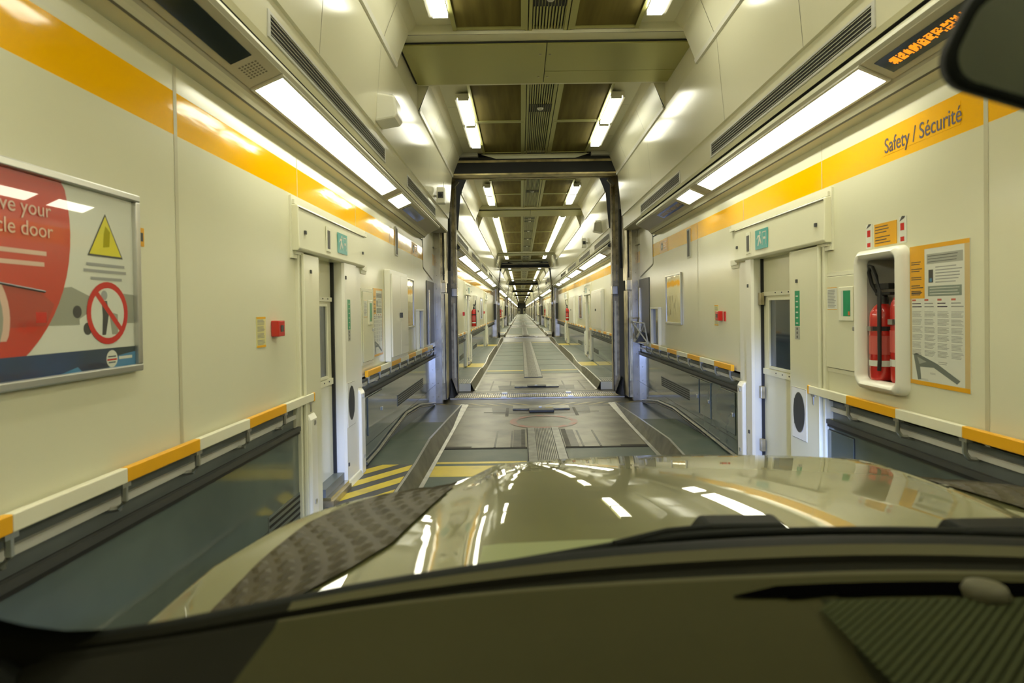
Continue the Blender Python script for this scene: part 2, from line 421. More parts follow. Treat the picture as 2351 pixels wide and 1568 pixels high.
def handrail(s, y0, y1, label, parts=True, first=0, pitch=.53):
    t = empty('handrail', label, 'handrail', (s * XW, (y0 + y1) / 2, 1.05))
    n = max(1, round((y1 - y0) / pitch)); st = (y1 - y0) / n
    r = MB()
    for q in range(n):
        r.box(s * (XW - .055), s * (XW - .025), y0 + q * st, y0 + (q + 1) * st, 1.022, 1.078, YELLOW if (q + first) % 2 == 0 else RAILW)
    for y in (y0, y1): r.box(s * (XW - .057), s * (XW - .023), y - .012, y + .012, 1.018, 1.08, YELLOW)
    r.build('rail', t, bevel=.004 if parts else 0)
    for q in range(n + 1):
        y = y0 + q * st; y = min(max(y, y0 + .06), y1 - .06)
        b = MB(); b.tube([(s * (XW - .04), y, 1.022), (s * (XW - .04), y, .955), (s * (XW - .02), y, .925), (s * (XW + .02), y, .92)], .012, ALU, 6)
        b.box(s * (XW - .05), s * (XW - .02), y - .025, y + .025, 1.005, 1.022, ALU)
        b.build('bracket', t, smooth=50)
    return t

def wainscot_grille(s, y0, y1, z0, z1, label):
    p = Panel(s, y0 if s < 0 else y1, z0); L = y1 - y0
    p.slab(0, L, 0, z1 - z0, 0, .004, RECESS)
    n = 5; h = (z1 - z0) / n
    for q in range(n): p.slab(.01, L - .01, q * h + h * .2, q * h + h * .62, .004, .0055, BLACK)
    return tag(p.build('wall_grille'), label, 'grille')
def access_panel(s, y0, y1, z0, z1, label, m=WAIN, latch=True):
    t = empty('access_panel', label, 'panel', (s * XW, (y0 + y1) / 2, z0))
    p = Panel(s, y0 if s < 0 else y1, z0); L = y1 - y0; H = z1 - z0
    p.slab(0, L, 0, H, 0, .010, m); q = Panel(s, p.y0, z0)
    for a in ((0, L, H, H + .004), (0, L, -.004, 0), (-.004, 0, 0, H), (L, L + .004, 0, H)): q.slab(*a, 0, .002, BLACK)
    p.build('cover', t, bevel=.004); q.build('joint', t)
    if latch:
        k = Panel(s, p.y0, z0); k.slab(L - .07, L - .03, H * .42, H * .42 + .04, .01, .022, ALU); k.build('latch', t, bevel=.004)
    return t

def call_point(s, y, z, label, extra=True):
    t = empty('call_point', label, 'alarm', (s * XW, y, z))
    p = Panel(s, y + (.05 if s > 0 else -.05), z - .05); p.slab(0, .10, 0, .10, 0, .05, RED); p.build('case', t, bevel=.006)
    g = Panel(s, y + (.05 if s > 0 else -.05), z - .05); g.slab(.03, .07, .03, .07, .05, .053, INK); g.build('button', t)
    return t
def notice(s, y, z, w, h, label, m=PAPERY, edge=YELLOW, ink=INKG, rows=4, name='notice'):
    p = Panel(s, y + (w / 2 if s > 0 else -w / 2), z - h / 2)
    p.slab(0, w, 0, h, 0, .003, m); p.rect(0, w, h - .012, h, .0036, edge); p.rect(0, w, 0, .012, .0036, edge)
    for q in range(rows): p.lines(.012, w - .012, h * (.08 + .22 * q), h * (.25 + .22 * q), 4, .0036, ink)
    return tag(p.build(name), label, 'notice')

def extinguisher(s, y, z0, label, hose=True, h=.62, x=None):
    x = s * (XW + .0) if x is None else x
    t = empty('fire_extinguisher', label, 'fire extinguisher', (x, y, z0)); r = .072
    b = MB(); b.lathe((x, y, z0), [(0, 0), (r * .9, 0), (r, .015), (r, h * .62), (r * .96, h * .68), (r * .7, h * .74), (r * .35, h * .78), (0, h * .78)], RED, 24); b.build('cylinder', t, smooth=40)
    l = MB(); l.lathe((x, y, z0), [(r + .0015, h * .14), (r + .0015, h * .20)], PAPER, 24); l.lathe((x, y, z0), [(r + .0015, h * .26), (r + .0015, h * .45)], mat('label_red_print', (.55, .10, .08), .4), 24); l.build('label_band', t)
    k = MB(); k.lathe((x, y, z0), [(r + .003, h * .50), (r + .003, h * .545)], BLACK, 24); k.box(x - s * .085, x - s * .07, y - .02, y + .02, z0 + h * .50, z0 + h * .545, ALU); k.build('strap', t)
    v = MB(); v.lathe((x, y, z0 + h * .77), [(.03, 0), (.03, .04), (.022, .06), (0, .06)], DGREY, 14)
    v.box(x - .018, x + .018, y - .10, y + .05, z0 + h * .86, z0 + h * .89, BLACK); v.box(x - .02, x + .02, y - .09, y + .06, z0 + h * .92, z0 + h * .98, BLACK); v.build('valve', t, bevel=.004)
    if hose:
        e = MB(); e.tube([(x, y + .03, z0 + h * .84), (x - s * .03, y + .062, z0 + h * .98), (x - s * .04, y + .072, z0 + h * 1.10), (x - s * .045, y + .055, z0 + h * 1.165), (x - s * .05, y + .02, z0 + h * 1.15), (x - s * .055, y - .03, z0 + h * 1.05), (x - s * .06, y - .07, z0 + h * .9), (x - s * .07, y - .085, z0 + h * .6), (x - s * .07, y - .085, z0 + h * .2), (x - s * .07, y - .08, z0 + .06)], .011, BLACK, 10)
        e.build('hose', t, smooth=60)
    return t

def framed_sheet(s, y0, y1, z0, z1, label, m, name='poster_frame', cat='poster'):
    t = empty(name, label, cat, (s * XW, (y0 + y1) / 2, z0)); L = y1 - y0; H = z1 - z0; yb = y0 if s < 0 else y1
    f = Panel(s, yb, z0); w = .028
    for a in ((0, L, 0, w), (0, L, H - w, H), (0, w, w, H - w), (L - w, L, w, H - w)): f.slab(*a, 0, .022, ALU)
    f.build('frame', t, bevel=.004)
    b = Panel(s, yb, z0); b.slab(w, L - w, w, H - w, 0, .010, m); b.build('sheet', t)
    return t

def cabinet(s, y0, y1, z0, z1, label, doors=2):
    t = empty('wall_cabinet', label, 'cabinet', (s * XW, (y0 + y1) / 2, z0)); L = y1 - y0; H = z1 - z0; yb = y0 if s < 0 else y1
    c = Panel(s, yb, z0); c.slab(0, L, 0, H, 0, .07, WHITE); c.build('case', t, bevel=.012)
    for q in range(doors):
        a = .04 + (L - .08) * q / doors; b = .04 + (L - .08) * (q + 1) / doors
        d = Panel(s, yb, z0); d.slab(a + .004, b - .004, .05, H - .05, .07, .085, WHITE); p = d.build('door', t, bevel=.004)
        u = b - .05 if q == 0 else a + .05
        k = Panel(s, yb, z0); k.slab(u - .01, u + .01, H * .47, H * .53, .085, .10, DGREY); k.build('handle', p)
    return t

def green_window_box(s, y0, y1, z0, z1, label):
    """flush locker door with a green emergency window and a notice"""
    t = empty('emergency_locker', label, 'locker', (s * XW, (y0 + y1) / 2, z0)); L = y1 - y0; H = z1 - z0; yb = y0 if s < 0 else y1
    b = Panel(s, yb, z0); b.slab(-.03, L + .03, -.03, H + .03, 0, .006, CREAM2); b.slab(-.004, L + .004, -.004, H + .004, .006, .0065, SILL); b.build('surround', t)
    d = Panel(s, yb, z0); d.slab(0, L, 0, H, .006, .014, CREAM); d.build('door', t, bevel=.003)
    w = Panel(s, yb, z0); w.slab(L * .46, L * .86, H * .52, H * .88, .014, .022, CREAM2); p = w.build('window_frame', t, bevel=.006)
    g = Panel(s, yb, z0); g.rect(L * .54, L * .80, H * .57, H * .84, .0225, GREEN); g.rect(L * .54, L * .60, H * .57, H * .84, .0228, PALE); g.rect(L * .735, L * .785, H * .58, H * .62, .0229, mat('sign_orange', (.5, .12, .02), .4)); g.build('pane', p)
    n = Panel(s, yb, z0); n.rect(L * .09, L * .39, H * .64, H * .88, .0148, PAPER); n.rect(L * .09, L * .39, H * .875, H * .882, .015, ORANGE); n.rect(L * .09, L * .39, H * .638, H * .645, .015, ORANGE); n.lines(L * .11, L * .36, H * .66, H * .86, 12, .0152, INKG); n.build('notice', t)
    k = Panel(s, yb, z0); k.slab(L * .87, L * .95, H * .42, H * .47, .014, .03, ALU); k.build('lock', t, bevel=.005)
    return t

NDOOR = 0
def door_unit(s, y0, label_side, sign='far', hinges=False, parts=True):
    """y0 = near edge of the 1.6 m bay; a leaf set back between a near jamb and a projecting far pillar, header box above"""
    global NDOOR; NDOOR += 1
    t = sempty('door_%d' % NDOOR, (s * XW, y0 + .8, .15))
    X = lambda v: s * v
    e_ = .20 if s > 0 else -.10
    j = MB(); j.box(X(1.775), X(1.92), y0 - .05, y0 + (.42 if s > 0 else .28), .12, 2.06, CREAM); j.box(X(1.795), X(1.92), y0 - .09, y0 - .05, .12, 2.05, CREAM2); j.box(X(1.768), X(1.79), y0 - .06, y0 - .045, .12, 2.05, CREAM2)
    jo = j.build('jamb', t, bevel=.006)
    p = MB()
    f0, f1 = (1.20, 1.35) if s > 0 else (.93, 1.33)      # road face of the pillar
    pp = [(1.92, 1.03 + e_ if s > 0 else f0), (1.795, f0), (1.775, f0 + .02), (1.775, f1), (1.79, f1 + .03), (1.81, f1 + .05), (1.81, 1.61), (1.92, 1.62)]
    for (xa, ya), (xb, yb_) in zip(pp, pp[1:]):
        p.poly([(X(xa), y0 + ya, .15), (X(xb), y0 + yb_, .15), (X(xb), y0 + yb_, 2.10), (X(xa), y0 + ya, 2.10)], WHITE)
    po = p.build('pillar', t, smooth=25)
    k = MB(); k.prism([(X(1.745), .13), (X(1.93), .13), (X(1.93), .21), (X(1.765), .21)], y0 + f0 + .005, y0 + f1 + .05, CREAM2); k.build('foot', t, bevel=.01)
    l = MB()
    cells(l, s, [y0 + .40, y0 + .55, y0 + .86 + e_, y0 + 1.03 + e_], [.28, 1.13, 1.70, 2.10], [(y0 + .55, y0 + .86 + e_, 1.13, 1.70)], lambda y, z: CREAM, 1.885)
    l.box(X(1.883), X(1.887), y0 + .42, y0 + 1.02 + e_, 1.765, 1.772, CREAM2); l.box(X(1.87), X(1.885), y0 + .44, y0 + 1.0 + e_, 1.74, 1.775, CREAM2); l.box(X(1.87), X(1.885), y0 + .44, y0 + 1.0 + e_, 1.05, 1.10, CREAM2)
    for q in range(4):
        for z in (1.757, 1.075): l.box(X(1.866), X(1.871), y0 + .52 + q * .13, y0 + .532 + q * .13, z, z + .01, DGREY)
    lo = l.build('leaf', t)
    w = MB(); w.box(X(1.885), X(1.895), y0 + .55, y0 + .86 + e_, 1.13, 1.70, GLASSY); wo = w.build('pane', lo)
    g = MB()
    for a in ((.53, .55, 1.11, 1.72), (.86 + e_, .88 + e_, 1.11, 1.72), (.55, .86 + e_, 1.11, 1.13), (.55, .86 + e_, 1.70, 1.72)): g.box(X(1.872), X(1.885), y0 + a[0], y0 + a[1], a[2], a[3], CREAM2)
    g.build('window_frame', lo)
    e = MB(); e.box(X(1.86), X(1.90), y0 + 1.005 + e_, y0 + 1.035 + e_, .2, 2.10, BLACK); e.build('seal', t)
    th = MB(); th.box(X(1.74), X(1.92), y0 + .42, y0 + 1.03 + e_, .13, .20, DSTEEL); th.box(X(1.76), X(1.92), y0 + .42, y0 + 1.03 + e_, .20, .225, STEEL); th.box(X(1.80), X(1.92), y0 + .42, y0 + 1.03 + e_, .225, .29, RECESS); th.build('threshold', t)
    # header box over the opening, with the stepped moulding of the wall around it
    h = MB(); a, b = y0 - .17, y0 + 1.60
    prof = [(X(1.90), 2.07), (X(1.77), 2.07), (X(1.757), 2.085), (X(1.765), 2.375), (X(1.825), 2.385)]
    h.prism(prof, a, b, CREAM); h.build('header', t, bevel=.006)
    hm = MB()
    for q, (za, zb, d) in enumerate(((2.385, 2.415, .03), (2.415, 2.447, .012))): hm.box(X(XW - d), X(XW + .01), y0 - .16, y0 + 1.82, za, zb, CREAM2)
    hm.box(X(XW - .014), X(XW + .01), y0 - .18, y0 - .05, 2.02, 2.44, CREAM2)
    for ya, yb_ in ((y0 - .15, y0 + .0), (y0 + 1.62, y0 + 1.80)):
        hm.box(X(XW - .03), X(XW + .01), ya, yb_, 2.05, 2.10, CREAM2); hm.box(X(XW - .018), X(XW + .01), ya - .01, yb_ + .01, 2.02, 2.05, CREAM2)
    hm.build('moulding', t)
    bk = MB(); bk.box(X(1.92), X(1.94), y0 - .02, y0 + 1.62, 0, 2.42, CREAM2); bk.build('backing', t)
    if parts:
        hp = MB(); hp.box(X(1.758), X(1.765), a + .02, b - .02, 2.358, 2.364, SILL)
        for y in (a + .10, b - .10): hp.box(X(1.748), X(1.762), y, y + .025, 2.19, 2.215, DGREY)
        hp.build('cover_joint', t)
        ex = Panel(s, a + .88, 2.135, .062)
        if s > 0: ex.y0 = a + 1.22
        ex.slab(0, .27, 0, .165, 0, .004, TEAL)
        ex.gon([(.05, .03), (.075, .03), (.095, .075), (.12, .04), (.14, .05), (.11, .105), (.125, .12), (.06, .12), (.035, .09), (.045, .085), (.07, .105), (.085, .10)], .0046, PALE)
        ex.disc(.11, .137, .014, .0046, PALE, 14); ex.rect(.155, .162, .03, .14, .0046, PALE); ex.rect(.162, .24, .132, .14, .0046, PALE); ex.rect(.235, .242, .03, .14, .0046, PALE); ex.rect(.18, .225, .075, .095, .0046, PALE)
        ex.build('exit_sign', t)
        sl = Panel(s, (a + .58 if s < 0 else a + 1.44), 2.12, .062); sl.slab(0, .10, 0, .19, 0, .006, CREAM2); sl.slab(.02, .08, .02, .16, .006, .008, INK); sl.build('indicator_lamp', t)
        # green instruction strip and oval loudspeaker on pillar or jamb
        if sign == 'far': yb_ = y0 + (1.03 if s < 0 else 1.28); d = XW - 1.775; host = po
        else: yb_ = y0 + (.10 if s < 0 else .32); d = XW - 1.775; host = jo
        gs = Panel(s, yb_, 1.40, d); gs.slab(0, .075, .10, .36, 0, .003, GREEN); gs.slab(0, .075, 0, .095, 0, .003, SILV)
        for q in range(6): gs.rect(.018, .056, .115 + q * .04, .125 + q * .04, .0034, PALE)
        for q in range(3): gs.disc(.037, .018 + q * .03, .011, .0034, INK, 10)
        gs.build('instruction_strip', host)
        ob = Panel(s, yb_ + (-.06 if s < 0 else .06), .66, d); ob.slab(0, .24, 0, .38, 0, .004, WHITE); ob.rect(0, .24, 0, .003, .0044, SILL); ob.rect(0, .24, .377, .38, .0044, SILL); oo = ob.build('speaker_plate', host)
        sp = Panel(s, ob.y0, .66, d); sp.disc(.12, .20, .095, .006, SILL, 28, ry=.15); sp.disc(.12, .20, .088, .008, DGREY, 28, ry=.143)
        for q in range(-3, 4): sp.rect(.12 + q * .024 - .003, .12 + q * .024 + .003, .08 + abs(q) * .008, .32 - abs(q) * .008, .009, INK)
        sp.build('speaker_mesh', oo)
        for z in (1.93, .33) if s < 0 else (1.82, .5):
            b_ = Panel(s, y0 + (.08 if s < 0 else .30), z, XW - 1.775); b_.slab(0, .025, 0, .025, 0, .008, DGREY); b_.build('lock', jo)
            b_ = Panel(s, y0 + (.97 if s < 0 else 1.30), z, XW - 1.775); b_.slab(0, .022, 0, .03, 0, .008, DGREY); b_.build('lock', po)
        if hinges:
            for z in (1.66, .83, .36):
                b_ = MB(); b_.box(X(1.835), X(1.875), y0 + .965 + e_, y0 + 1.07 + e_, z, z + .11, DSTEEL); b_.build('hinge', lo, bevel=.005)
    return t

def corner_guard(s, y, label, h=.92):
    m = MB(); m.prism([(s * 1.83, .152), (s * 1.752, .152), (s * 1.752, h - .02), (s * 1.772, h + .02), (s * 1.83, h + .02)], y - .07, y + .07, WHITE)
    o = tag(m.build('corner_guard', bevel=.015), label, 'post')
    for z in (.3, .86):
        k = MB(); k.box(s * 1.745, s * 1.754, y - .012, y + .012, z, z + .03, ALU); k.build('bolt', o)
    return o

def box_speaker(s, y, z, label):
    t = empty('loudspeaker', label, 'loudspeaker', (s * 1.52, y, z))
    m = MB(); m.prism([(s * 1.54, z - .13), (s * 1.36, z - .10), (s * 1.34, z - .06), (s * 1.36, z + .10), (s * 1.53, z + .13)], y - .14, y + .14, WHITE); m.build('case', t, bevel=.02)
    k = MB(); k.box(s * 1.40, s * 1.54, y - .02, y + .02, z + .12, z + .15, ALU); k.build('bracket', t); return t
def cctv(s, y, z, label):
    t = empty('security_camera', label, 'camera', (s * 1.54, y, z))
    m = MB(); m.box(s * 1.38, s * 1.50, y - .05, y + .12, z - .12, z + .12, WHITE); m.build('case', t, bevel=.015)
    l = MB(); l.box(s * 1.40, s * 1.48, y - .056, y - .049, z - .045, z + .045, INK); l.tube([(s * 1.44, y - .056, z), (s * 1.44, y - .075, z)], .025, BLACK, 12); l.build('lens', t)
    k = MB(); k.tube([(s * 1.48, y + .05, z), (s * 1.56, y + .05, z)], .018, ALU, 8); k.tube([(s * 1.40, y, z + .12), (s * 1.40, y, z + .2)], .004, ALU, 6); k.build('bracket', t)
    return t

def display(s, y0, y1, label, lit=None, grille=True):
    t = empty('message_display', label, 'display', (s * 1.6, (y0 + y1) / 2, 2.87))
    c = MB(); sof_slab(c, s, y0, y1, 0., .186, 0, .008, MGREY); c.build('case', t)
    a, b = (y0 + .06, y1 - (.28 if grille else .06))
    k = MB(); sof_slab(k, s, a, b, .035, .145, .008, .011, SCREEN); k.build('screen', t)
    if lit:
        g = MB(); y = b - .07; dy = .011
        while y > a + .05:                          # blurred, unreadable amber characters
            wch = random.choice((3, 4, 5, 5, 4))
            for q in range(wch):
                for r in range(7):
                    if random.random() < .78: sof_slab(g, s, y - dy * .85, y, .066 + r * .0072, .0718 + r * .0072, .011, .0118, lit)
                y -= dy
            y -= dy * (.8 if random.random() < .8 else 2.2)
        g.build('characters', t)
    if grille:
        h = MB()
        for q in range(6):
            for r in range(6): sof_slab(h, s, y1 - .22 + q * .026, y1 - .207 + q * .026, .045 + r * .017, .055 + r * .017, .008, .0086, SILL)
        h.build('sound_holes', t)
    return t

# ------------------------------------------------------------------ gangway with the two door frames
def rivets(mb, x0, y, zs, m, s):
    for z in zs: mb.box(x0 - .006, x0 + .006, y - .006, y, z - .006, z + .006, m)

def frame_near(y, word, parts=True):
    t = empty('door_frame', 'steel fire door frame at the far end of the %s' % word, 'door frame', (0, y, 0))
    for s in (-1, 1):
        p = MB(); p.box(s * 1.70, s * 1.84, y, y + .16, 0, 4.34, STEEL)
        if parts: rivets(p, s * 1.77, y, [.12 + .24 * q for q in range(18)], DSTEEL, s)
        p.build('post', t, bevel=.006 if parts else 0)
        g = MB(); g.box(s * 1.84, s * 1.90, y + .02, y + .14, 0, 3.1, BLACK); g.build('gasket', t)
        j = MB(); j.box(s * 1.635, s * 1.70, y + .10, y + .55, 2.16, 4.30, DSTEEL); j.box(s * 1.65, s * 1.672, y + .09, y + .10, 2.2, 4.2, BLACK)
        if parts: rivets(j, s * 1.643, y + .10, [2.3 + .16 * q for q in range(12)], STEEL, s); rivets(j, s * 1.69, y + .10, [2.3 + .16 * q for q in range(12)], STEEL, s)
        j.build('upper_channel', t)
        b = MB(); b.box(s * 1.615, s * 1.71, y + .06, y + .2, 1.97, 2.16, STEEL); b.build('latch_block', t, bevel=.01 if parts else 0)
        d = MB(); d.box(s * 1.635, s * 1.70, y + .10, y + .5, .05, 1.97, DSTEEL); d.box(s * 1.66, s * 1.685, y + .088, y + .10, .35, 1.85, RAILW); d.box(s * 1.64, s * 1.652, y + .085, y + .10, .05, 1.95, BLACK); d.build('door_edge', t)
        if parts:
            f = MB()
            for q in range(9):
                f.poly([(s * (1.63 - .004 * q), y + .5 + .04 * q, .0), (s * (1.56 - .005 * q), y + .52 + .05 * q, .02), (s * (1.60 - .004 * q), y + .55 + .03 * q, .22), (s * 1.63, y + .55 + .04 * q, .36)], BLACK)
            f.build('rubber_flap', t)
            c = MB(); c.prism([(s * 1.70, 4.12), (s * 1.60, 4.22), (s * 1.56, 4.20), (s * 1.66, 4.08)], y - .01, y + .06, LGREY); c.build('corner_bracket', t)
            cb = MB(); cb.tube([(s * 1.60, y + .6, 3.5), (s * 1.59, y + .58, 3.0), (s * 1.60, y + .6, 2.6), (s * 1.61, y + .62, 2.4)], .022, BLACK, 8); cb.build('cable', t, smooth=50)
    h = MB(); h.box(-1.70, 1.70, y + .02, y + .3, 4.09, 4.27, BLACK); h.box(-1.70, 1.70, y + .0, y + .3, 4.27, 4.31, BRONZE); h.box(-1.62, 1.62, y + .04, y + .3, 4.06, 4.09, BRONZE); h.box(-1.72, 1.72, y + .0, y + .3, 4.31, 4.36, BLACK)
    h.build('beam', t)
    k = MB(); k.poly([(-.95, y - .05, 4.40), (.98, y - .05, 4.40), (.72, y - .03, 4.325), (-.68, y - .03, 4.325)], CREAM2); k.build('cover_plate', t)
    if parts:
        for s in (-1, 1):
            k = MB(); k.box(s * 1.0, s * 1.5, y - .10, y + .05, 4.36, 4.43, LGREY); k.build('motor_housing', t, bevel=.015)
    return t

def frame_far(y, word, parts=True):
    t = empty('portal_frame', 'inner steel portal at the near end of the %s' % word, 'door frame', (0, y, 0))
    for s in (-1, 1):
        p = MB(); p.box(s * 1.56, s * 1.66, y, y + .2, 2.10, 4.30, PORTAL); p.box(s * 1.585, s * 1.63, y - .01, y, 2.2, 4.2, BRONZE)
        if parts: rivets(p, s * 1.57, y, [2.2 + .17 * q for q in range(12)], STEEL, s); rivets(p, s * 1.648, y, [2.2 + .17 * q for q in range(12)], STEEL, s)
        p.build('upper_channel', t)
        b = MB(); b.box(s * 1.545, s * 1.665, y - .05, y + .1, 1.93, 2.10, STEEL); b.build('latch_block', t, bevel=.01 if parts else 0)
        d = MB(); d.box(s * 1.56, s * 1.66, y, y + .2, .0, 1.93, PORTAL); d.box(s * 1.60, s * 1.63, y - .012, y, .3, 1.8, RAILW); d.box(s * 1.56, s * 1.575, y - .012, y, .0, 1.93, BLACK); d.build('door_edge', t)
        w = MB(); w.box(s * 1.66, s * 1.86, y, y + .2, 0, 4.6, PORTAL); w.build('bulkhead', t)
        if parts:
            c = MB(); c.prism([(s * 1.60, 4.08), (s * 1.48, 4.22), (s * 1.50, 4.26), (s * 1.63, 4.16)], y - .02, y + .06, LGREY); c.build('corner_bracket', t)
    h = MB(); h.box(-1.66, 1.66, y, y + .2, 4.30, 4.60, PORTAL); h.box(-1.60, 1.60, y - .01, y + .02, 4.28, 4.33, BRONZE); h.build('beam', t)
    return t

def gangway(y, word):
    """dark bellows between two carriages and the threshold plates over the coupling; y = near frame"""
    m = MB()
    for s in (-1, 1):
        pr = [(s * 1.72, y + .55)]
        for q in range(6): pr += [(s * 1.66, y + .62 + q * .12), (s * 1.74, y + .68 + q * .12)]
        for a in range(len(pr) - 1):
            m.poly([(pr[a][0], pr[a][1], 0), (pr[a + 1][0], pr[a + 1][1], 0), (pr[a + 1][0], pr[a + 1][1], 4.5), (pr[a][0], pr[a][1], 4.5)], DGREY if a % 2 else MBEL)
    m.box(-1.75, 1.75, y + .3, y + 1.35, 4.36, 4.6, BLACK)
    bl = tag(m.build('gangway_bellows'), 'black folded bellows lining the gangway beyond the %s' % word, 'bellows')
    t = empty('threshold_plate', 'ribbed steel threshold plates over the coupling beyond the %s' % word, 'threshold', (0, y + .8, 0))
    g = MB(); g.box(-1.6, 1.6, y + .55, y + .98, -.01, .012, DGREY)
    for q in range(80): g.box(-1.58 + q * .0395, -1.56 + q * .0395, y + .58, y + .95, .012, .022, DSTEEL)
    g.build('ribbed_plate', t)
    for a, b in ((y + .44, y + .54), (y + .99, y + 1.10)):
        e = MB(); e.box(-1.62, 1.62, a, b, 0, .025, STEEL); e.box(-1.62, 1.62, a + .03, a + .045, .025, .03, BLACK); e.build('edge_bar', t, bevel=.006)
    for x in (-.62, .62):
        for yy in (y + .5, y + 1.05):
            e = MB(); e.box(x - .05, x + .05, yy - .05, yy + .05, .025, .045, ALU); e.build('hinge', t)
    return bl, t

def hazard(mb, x0, x1, y0, y1, z, n, m1, m2, lean=.12):
    """diagonal stripes of m1 over a ground of m2, clipped to the rectangle"""
    mb.poly([(x0, y0, z), (x1, y0, z), (x1, y1, z), (x0, y1, z)], m2)
    st = (y1 - y0 + abs(lean)) / n
    for q in range(n):
        a = y0 - max(lean, 0) + q * st; b = a + st * .52
        pts = [(x0, a), (x1, a + lean), (x1, b + lean), (x0, b)]
        for lim, sg in ((y0, 1), (y1, -1)):
            out = []
            for (xa, ya), (xb, yb) in zip(pts, pts[1:] + pts[:1]):
                ia, ib = (ya - lim) * sg >= 0, (yb - lim) * sg >= 0
                if ia: out.append((xa, ya))
                if ia != ib: f = (lim - ya) / (yb - ya); out.append((xa + (xb - xa) * f, lim))
            pts = out
        if len(pts) < 3: continue
        mb.poly([(x, y, z + .0015) for x, y in pts], m1)

def walkway(s, prof, word, yellow=(), y0=None, brown=None, blue=None):
    """raised side walkway: prof = [(y, z)] of its top, with a steel kerb on the roadway side"""
    side = 'left' if s < 0 else 'right'
    xi, xo = 1.33, 1.83
    t = empty('side_walkway', 'raised %s side walkway with steel kerb in the %s' % (side, word), 'walkway', (s * 1.58, (prof[0][0] + prof[-1][0]) / 2, 0))
    m = MB(); n = len(prof)
    for a in range(n - 1):
        (ya, za), (yb, zb) = prof[a], prof[a + 1]
        mm = FLOORBLUE if (blue and ya >= blue) else (FLOORBR if brown and brown[0] <= ya < brown[1] else FLOORG)
        m.poly([(s * xi, ya, za), (s * xo, ya, za), (s * xo, yb, zb), (s * xi, yb, zb)], mm)
        m.poly([(s * xi, ya, 0), (s * xi, yb, 0), (s * xi, yb, zb), (s * xi, ya, za)], KERB)
    m.poly([(s * xi, prof[0][0], 0), (s * xo, prof[0][0], 0), (s * xo, prof[0][0], prof[0][1]), (s * xi, prof[0][0], prof[0][1])], RAILW)
    m.build('deck', t)
    k = MB()
    for a in range(n - 1):
        (ya, za), (yb, zb) = prof[a], prof[a + 1]
        tp = [(s * (xi - .0), .012), (s * (xi + .012), .012)]
        k.poly([(s * (xi - .075), ya, .006), (s * (xi - .075), yb, .006), (s * (xi - .006), yb, zb + .012), (s * (xi - .006), ya, za + .012)], KERB)
        k.poly([(s * (xi - .006), ya, za + .012), (s * (xi - .006), yb, zb + .012), (s * (xi + .02), yb, zb + .012), (s * (xi + .02), ya, za + .012)], ALU)
        k.poly([(s * (xi - .115), ya, .006), (s * (xi - .115), yb, .006), (s * (xi - .075), yb, .014), (s * (xi - .075), ya, .014)], KERB)
    k.build('kerb', t)
    for (a, b, n_) in yellow:
        h = MB(); z = [zz for yy, zz in prof if yy <= a][-1] + .003
        if n_: hazard(h, s * (xi + .03), s * 1.80, a, b, z, n_, FLOORY, DGREY, -.60)
        else: h.poly([(s * (xi + .03), a, z), (s * 1.80, a, z), (s * 1.80, b, z), (s * (xi + .03), b, z)], FLOORY)
        h.build('yellow_marking', t)
    return t

def drain_strip(y0, y1, label, solid=False):
    t = empty('centre_channel', label, 'floor channel', (.0, (y0 + y1) / 2, 0))
    e = MB()
    for a, b in ((-.215, -.12), (.115, .21)): e.box(a, b, y0, y1, 0, .022, CHAN)
    e.box(-.225, -.215, y0, y1, 0, .012, BLACK); e.box(.21, .222, y0, y1, 0, .012, BLACK)
    e.build('edge_rail', t)
    g = MB(); g.box(-.12, .115, y0, y1, 0, .012, DGREY)
    for q in range(11): g.box(-.113 + q * .0206, -.10 + q * .0206, y0, y1, .012, .02, KERB)
    g.build('grating', t); return t

def coupling_cover(y, sgn, label):
    t = empty('coupling_cover', label, 'floor cover', (.03, y, 0))
    a = MB(); a.box(-.44, .50, y - .10, y + .24, 0, .03, CHAN); a.build('bar', t, bevel=.008)
    b = MB(); b.box(-.17, .23, y - sgn * .12 - .22, y - sgn * .12 + .02, .0, .04, DGREY); b.build('plate', t, bevel=.01)
    c = MB(); c.box(.10, .22, y - .06, y + .02, .03, .033, FLOORY); c.build('marking', t)
    c = MB(); c.box(-.01, .04, y - .06, y + .0, .03, .05, ALU); c.build('bolt', t)
    d = MB(); d.poly([(-.75, y - .45, .002), (.8, y - .45, .002), (.85, y + .3, .002), (-.8, y + .3, .002)], FLOORD); d.build('grease_stain', t)
    return t

ORD = ['', 'first', 'second', 'third', 'fourth', 'fifth', 'sixth', 'seventh', 'eighth', 'ninth', 'tenth', 'eleventh', 'twelfth']
def SD(s): return 'left' if s < 0 else 'right'

# ================================================================== OUR CARRIAGE
Y1 = 11.14                       # near face of the fire door frame
Y0 = -9.0
W0 = 'carriage the car is standing in'
seams = [2.82 + 1.53 * k for k in range(-7, 6)]
EXT = (3.43, 3.80, 1.20, 1.92)   # fire extinguisher niche in the right wall
side_wall(-1, Y0, Y1, seams, [(4.37, 5.97)], [], wide=(2.82,))
side_wall(1, Y0, Y1, seams, [(4.37, 5.97)], [EXT], wide=(2.82,))
cornice(-1, Y0, Y1, 9.6); cornice(1, Y0, Y1, 9.6)
ceiling(Y0, Y1, [(6.12, 7.50)])

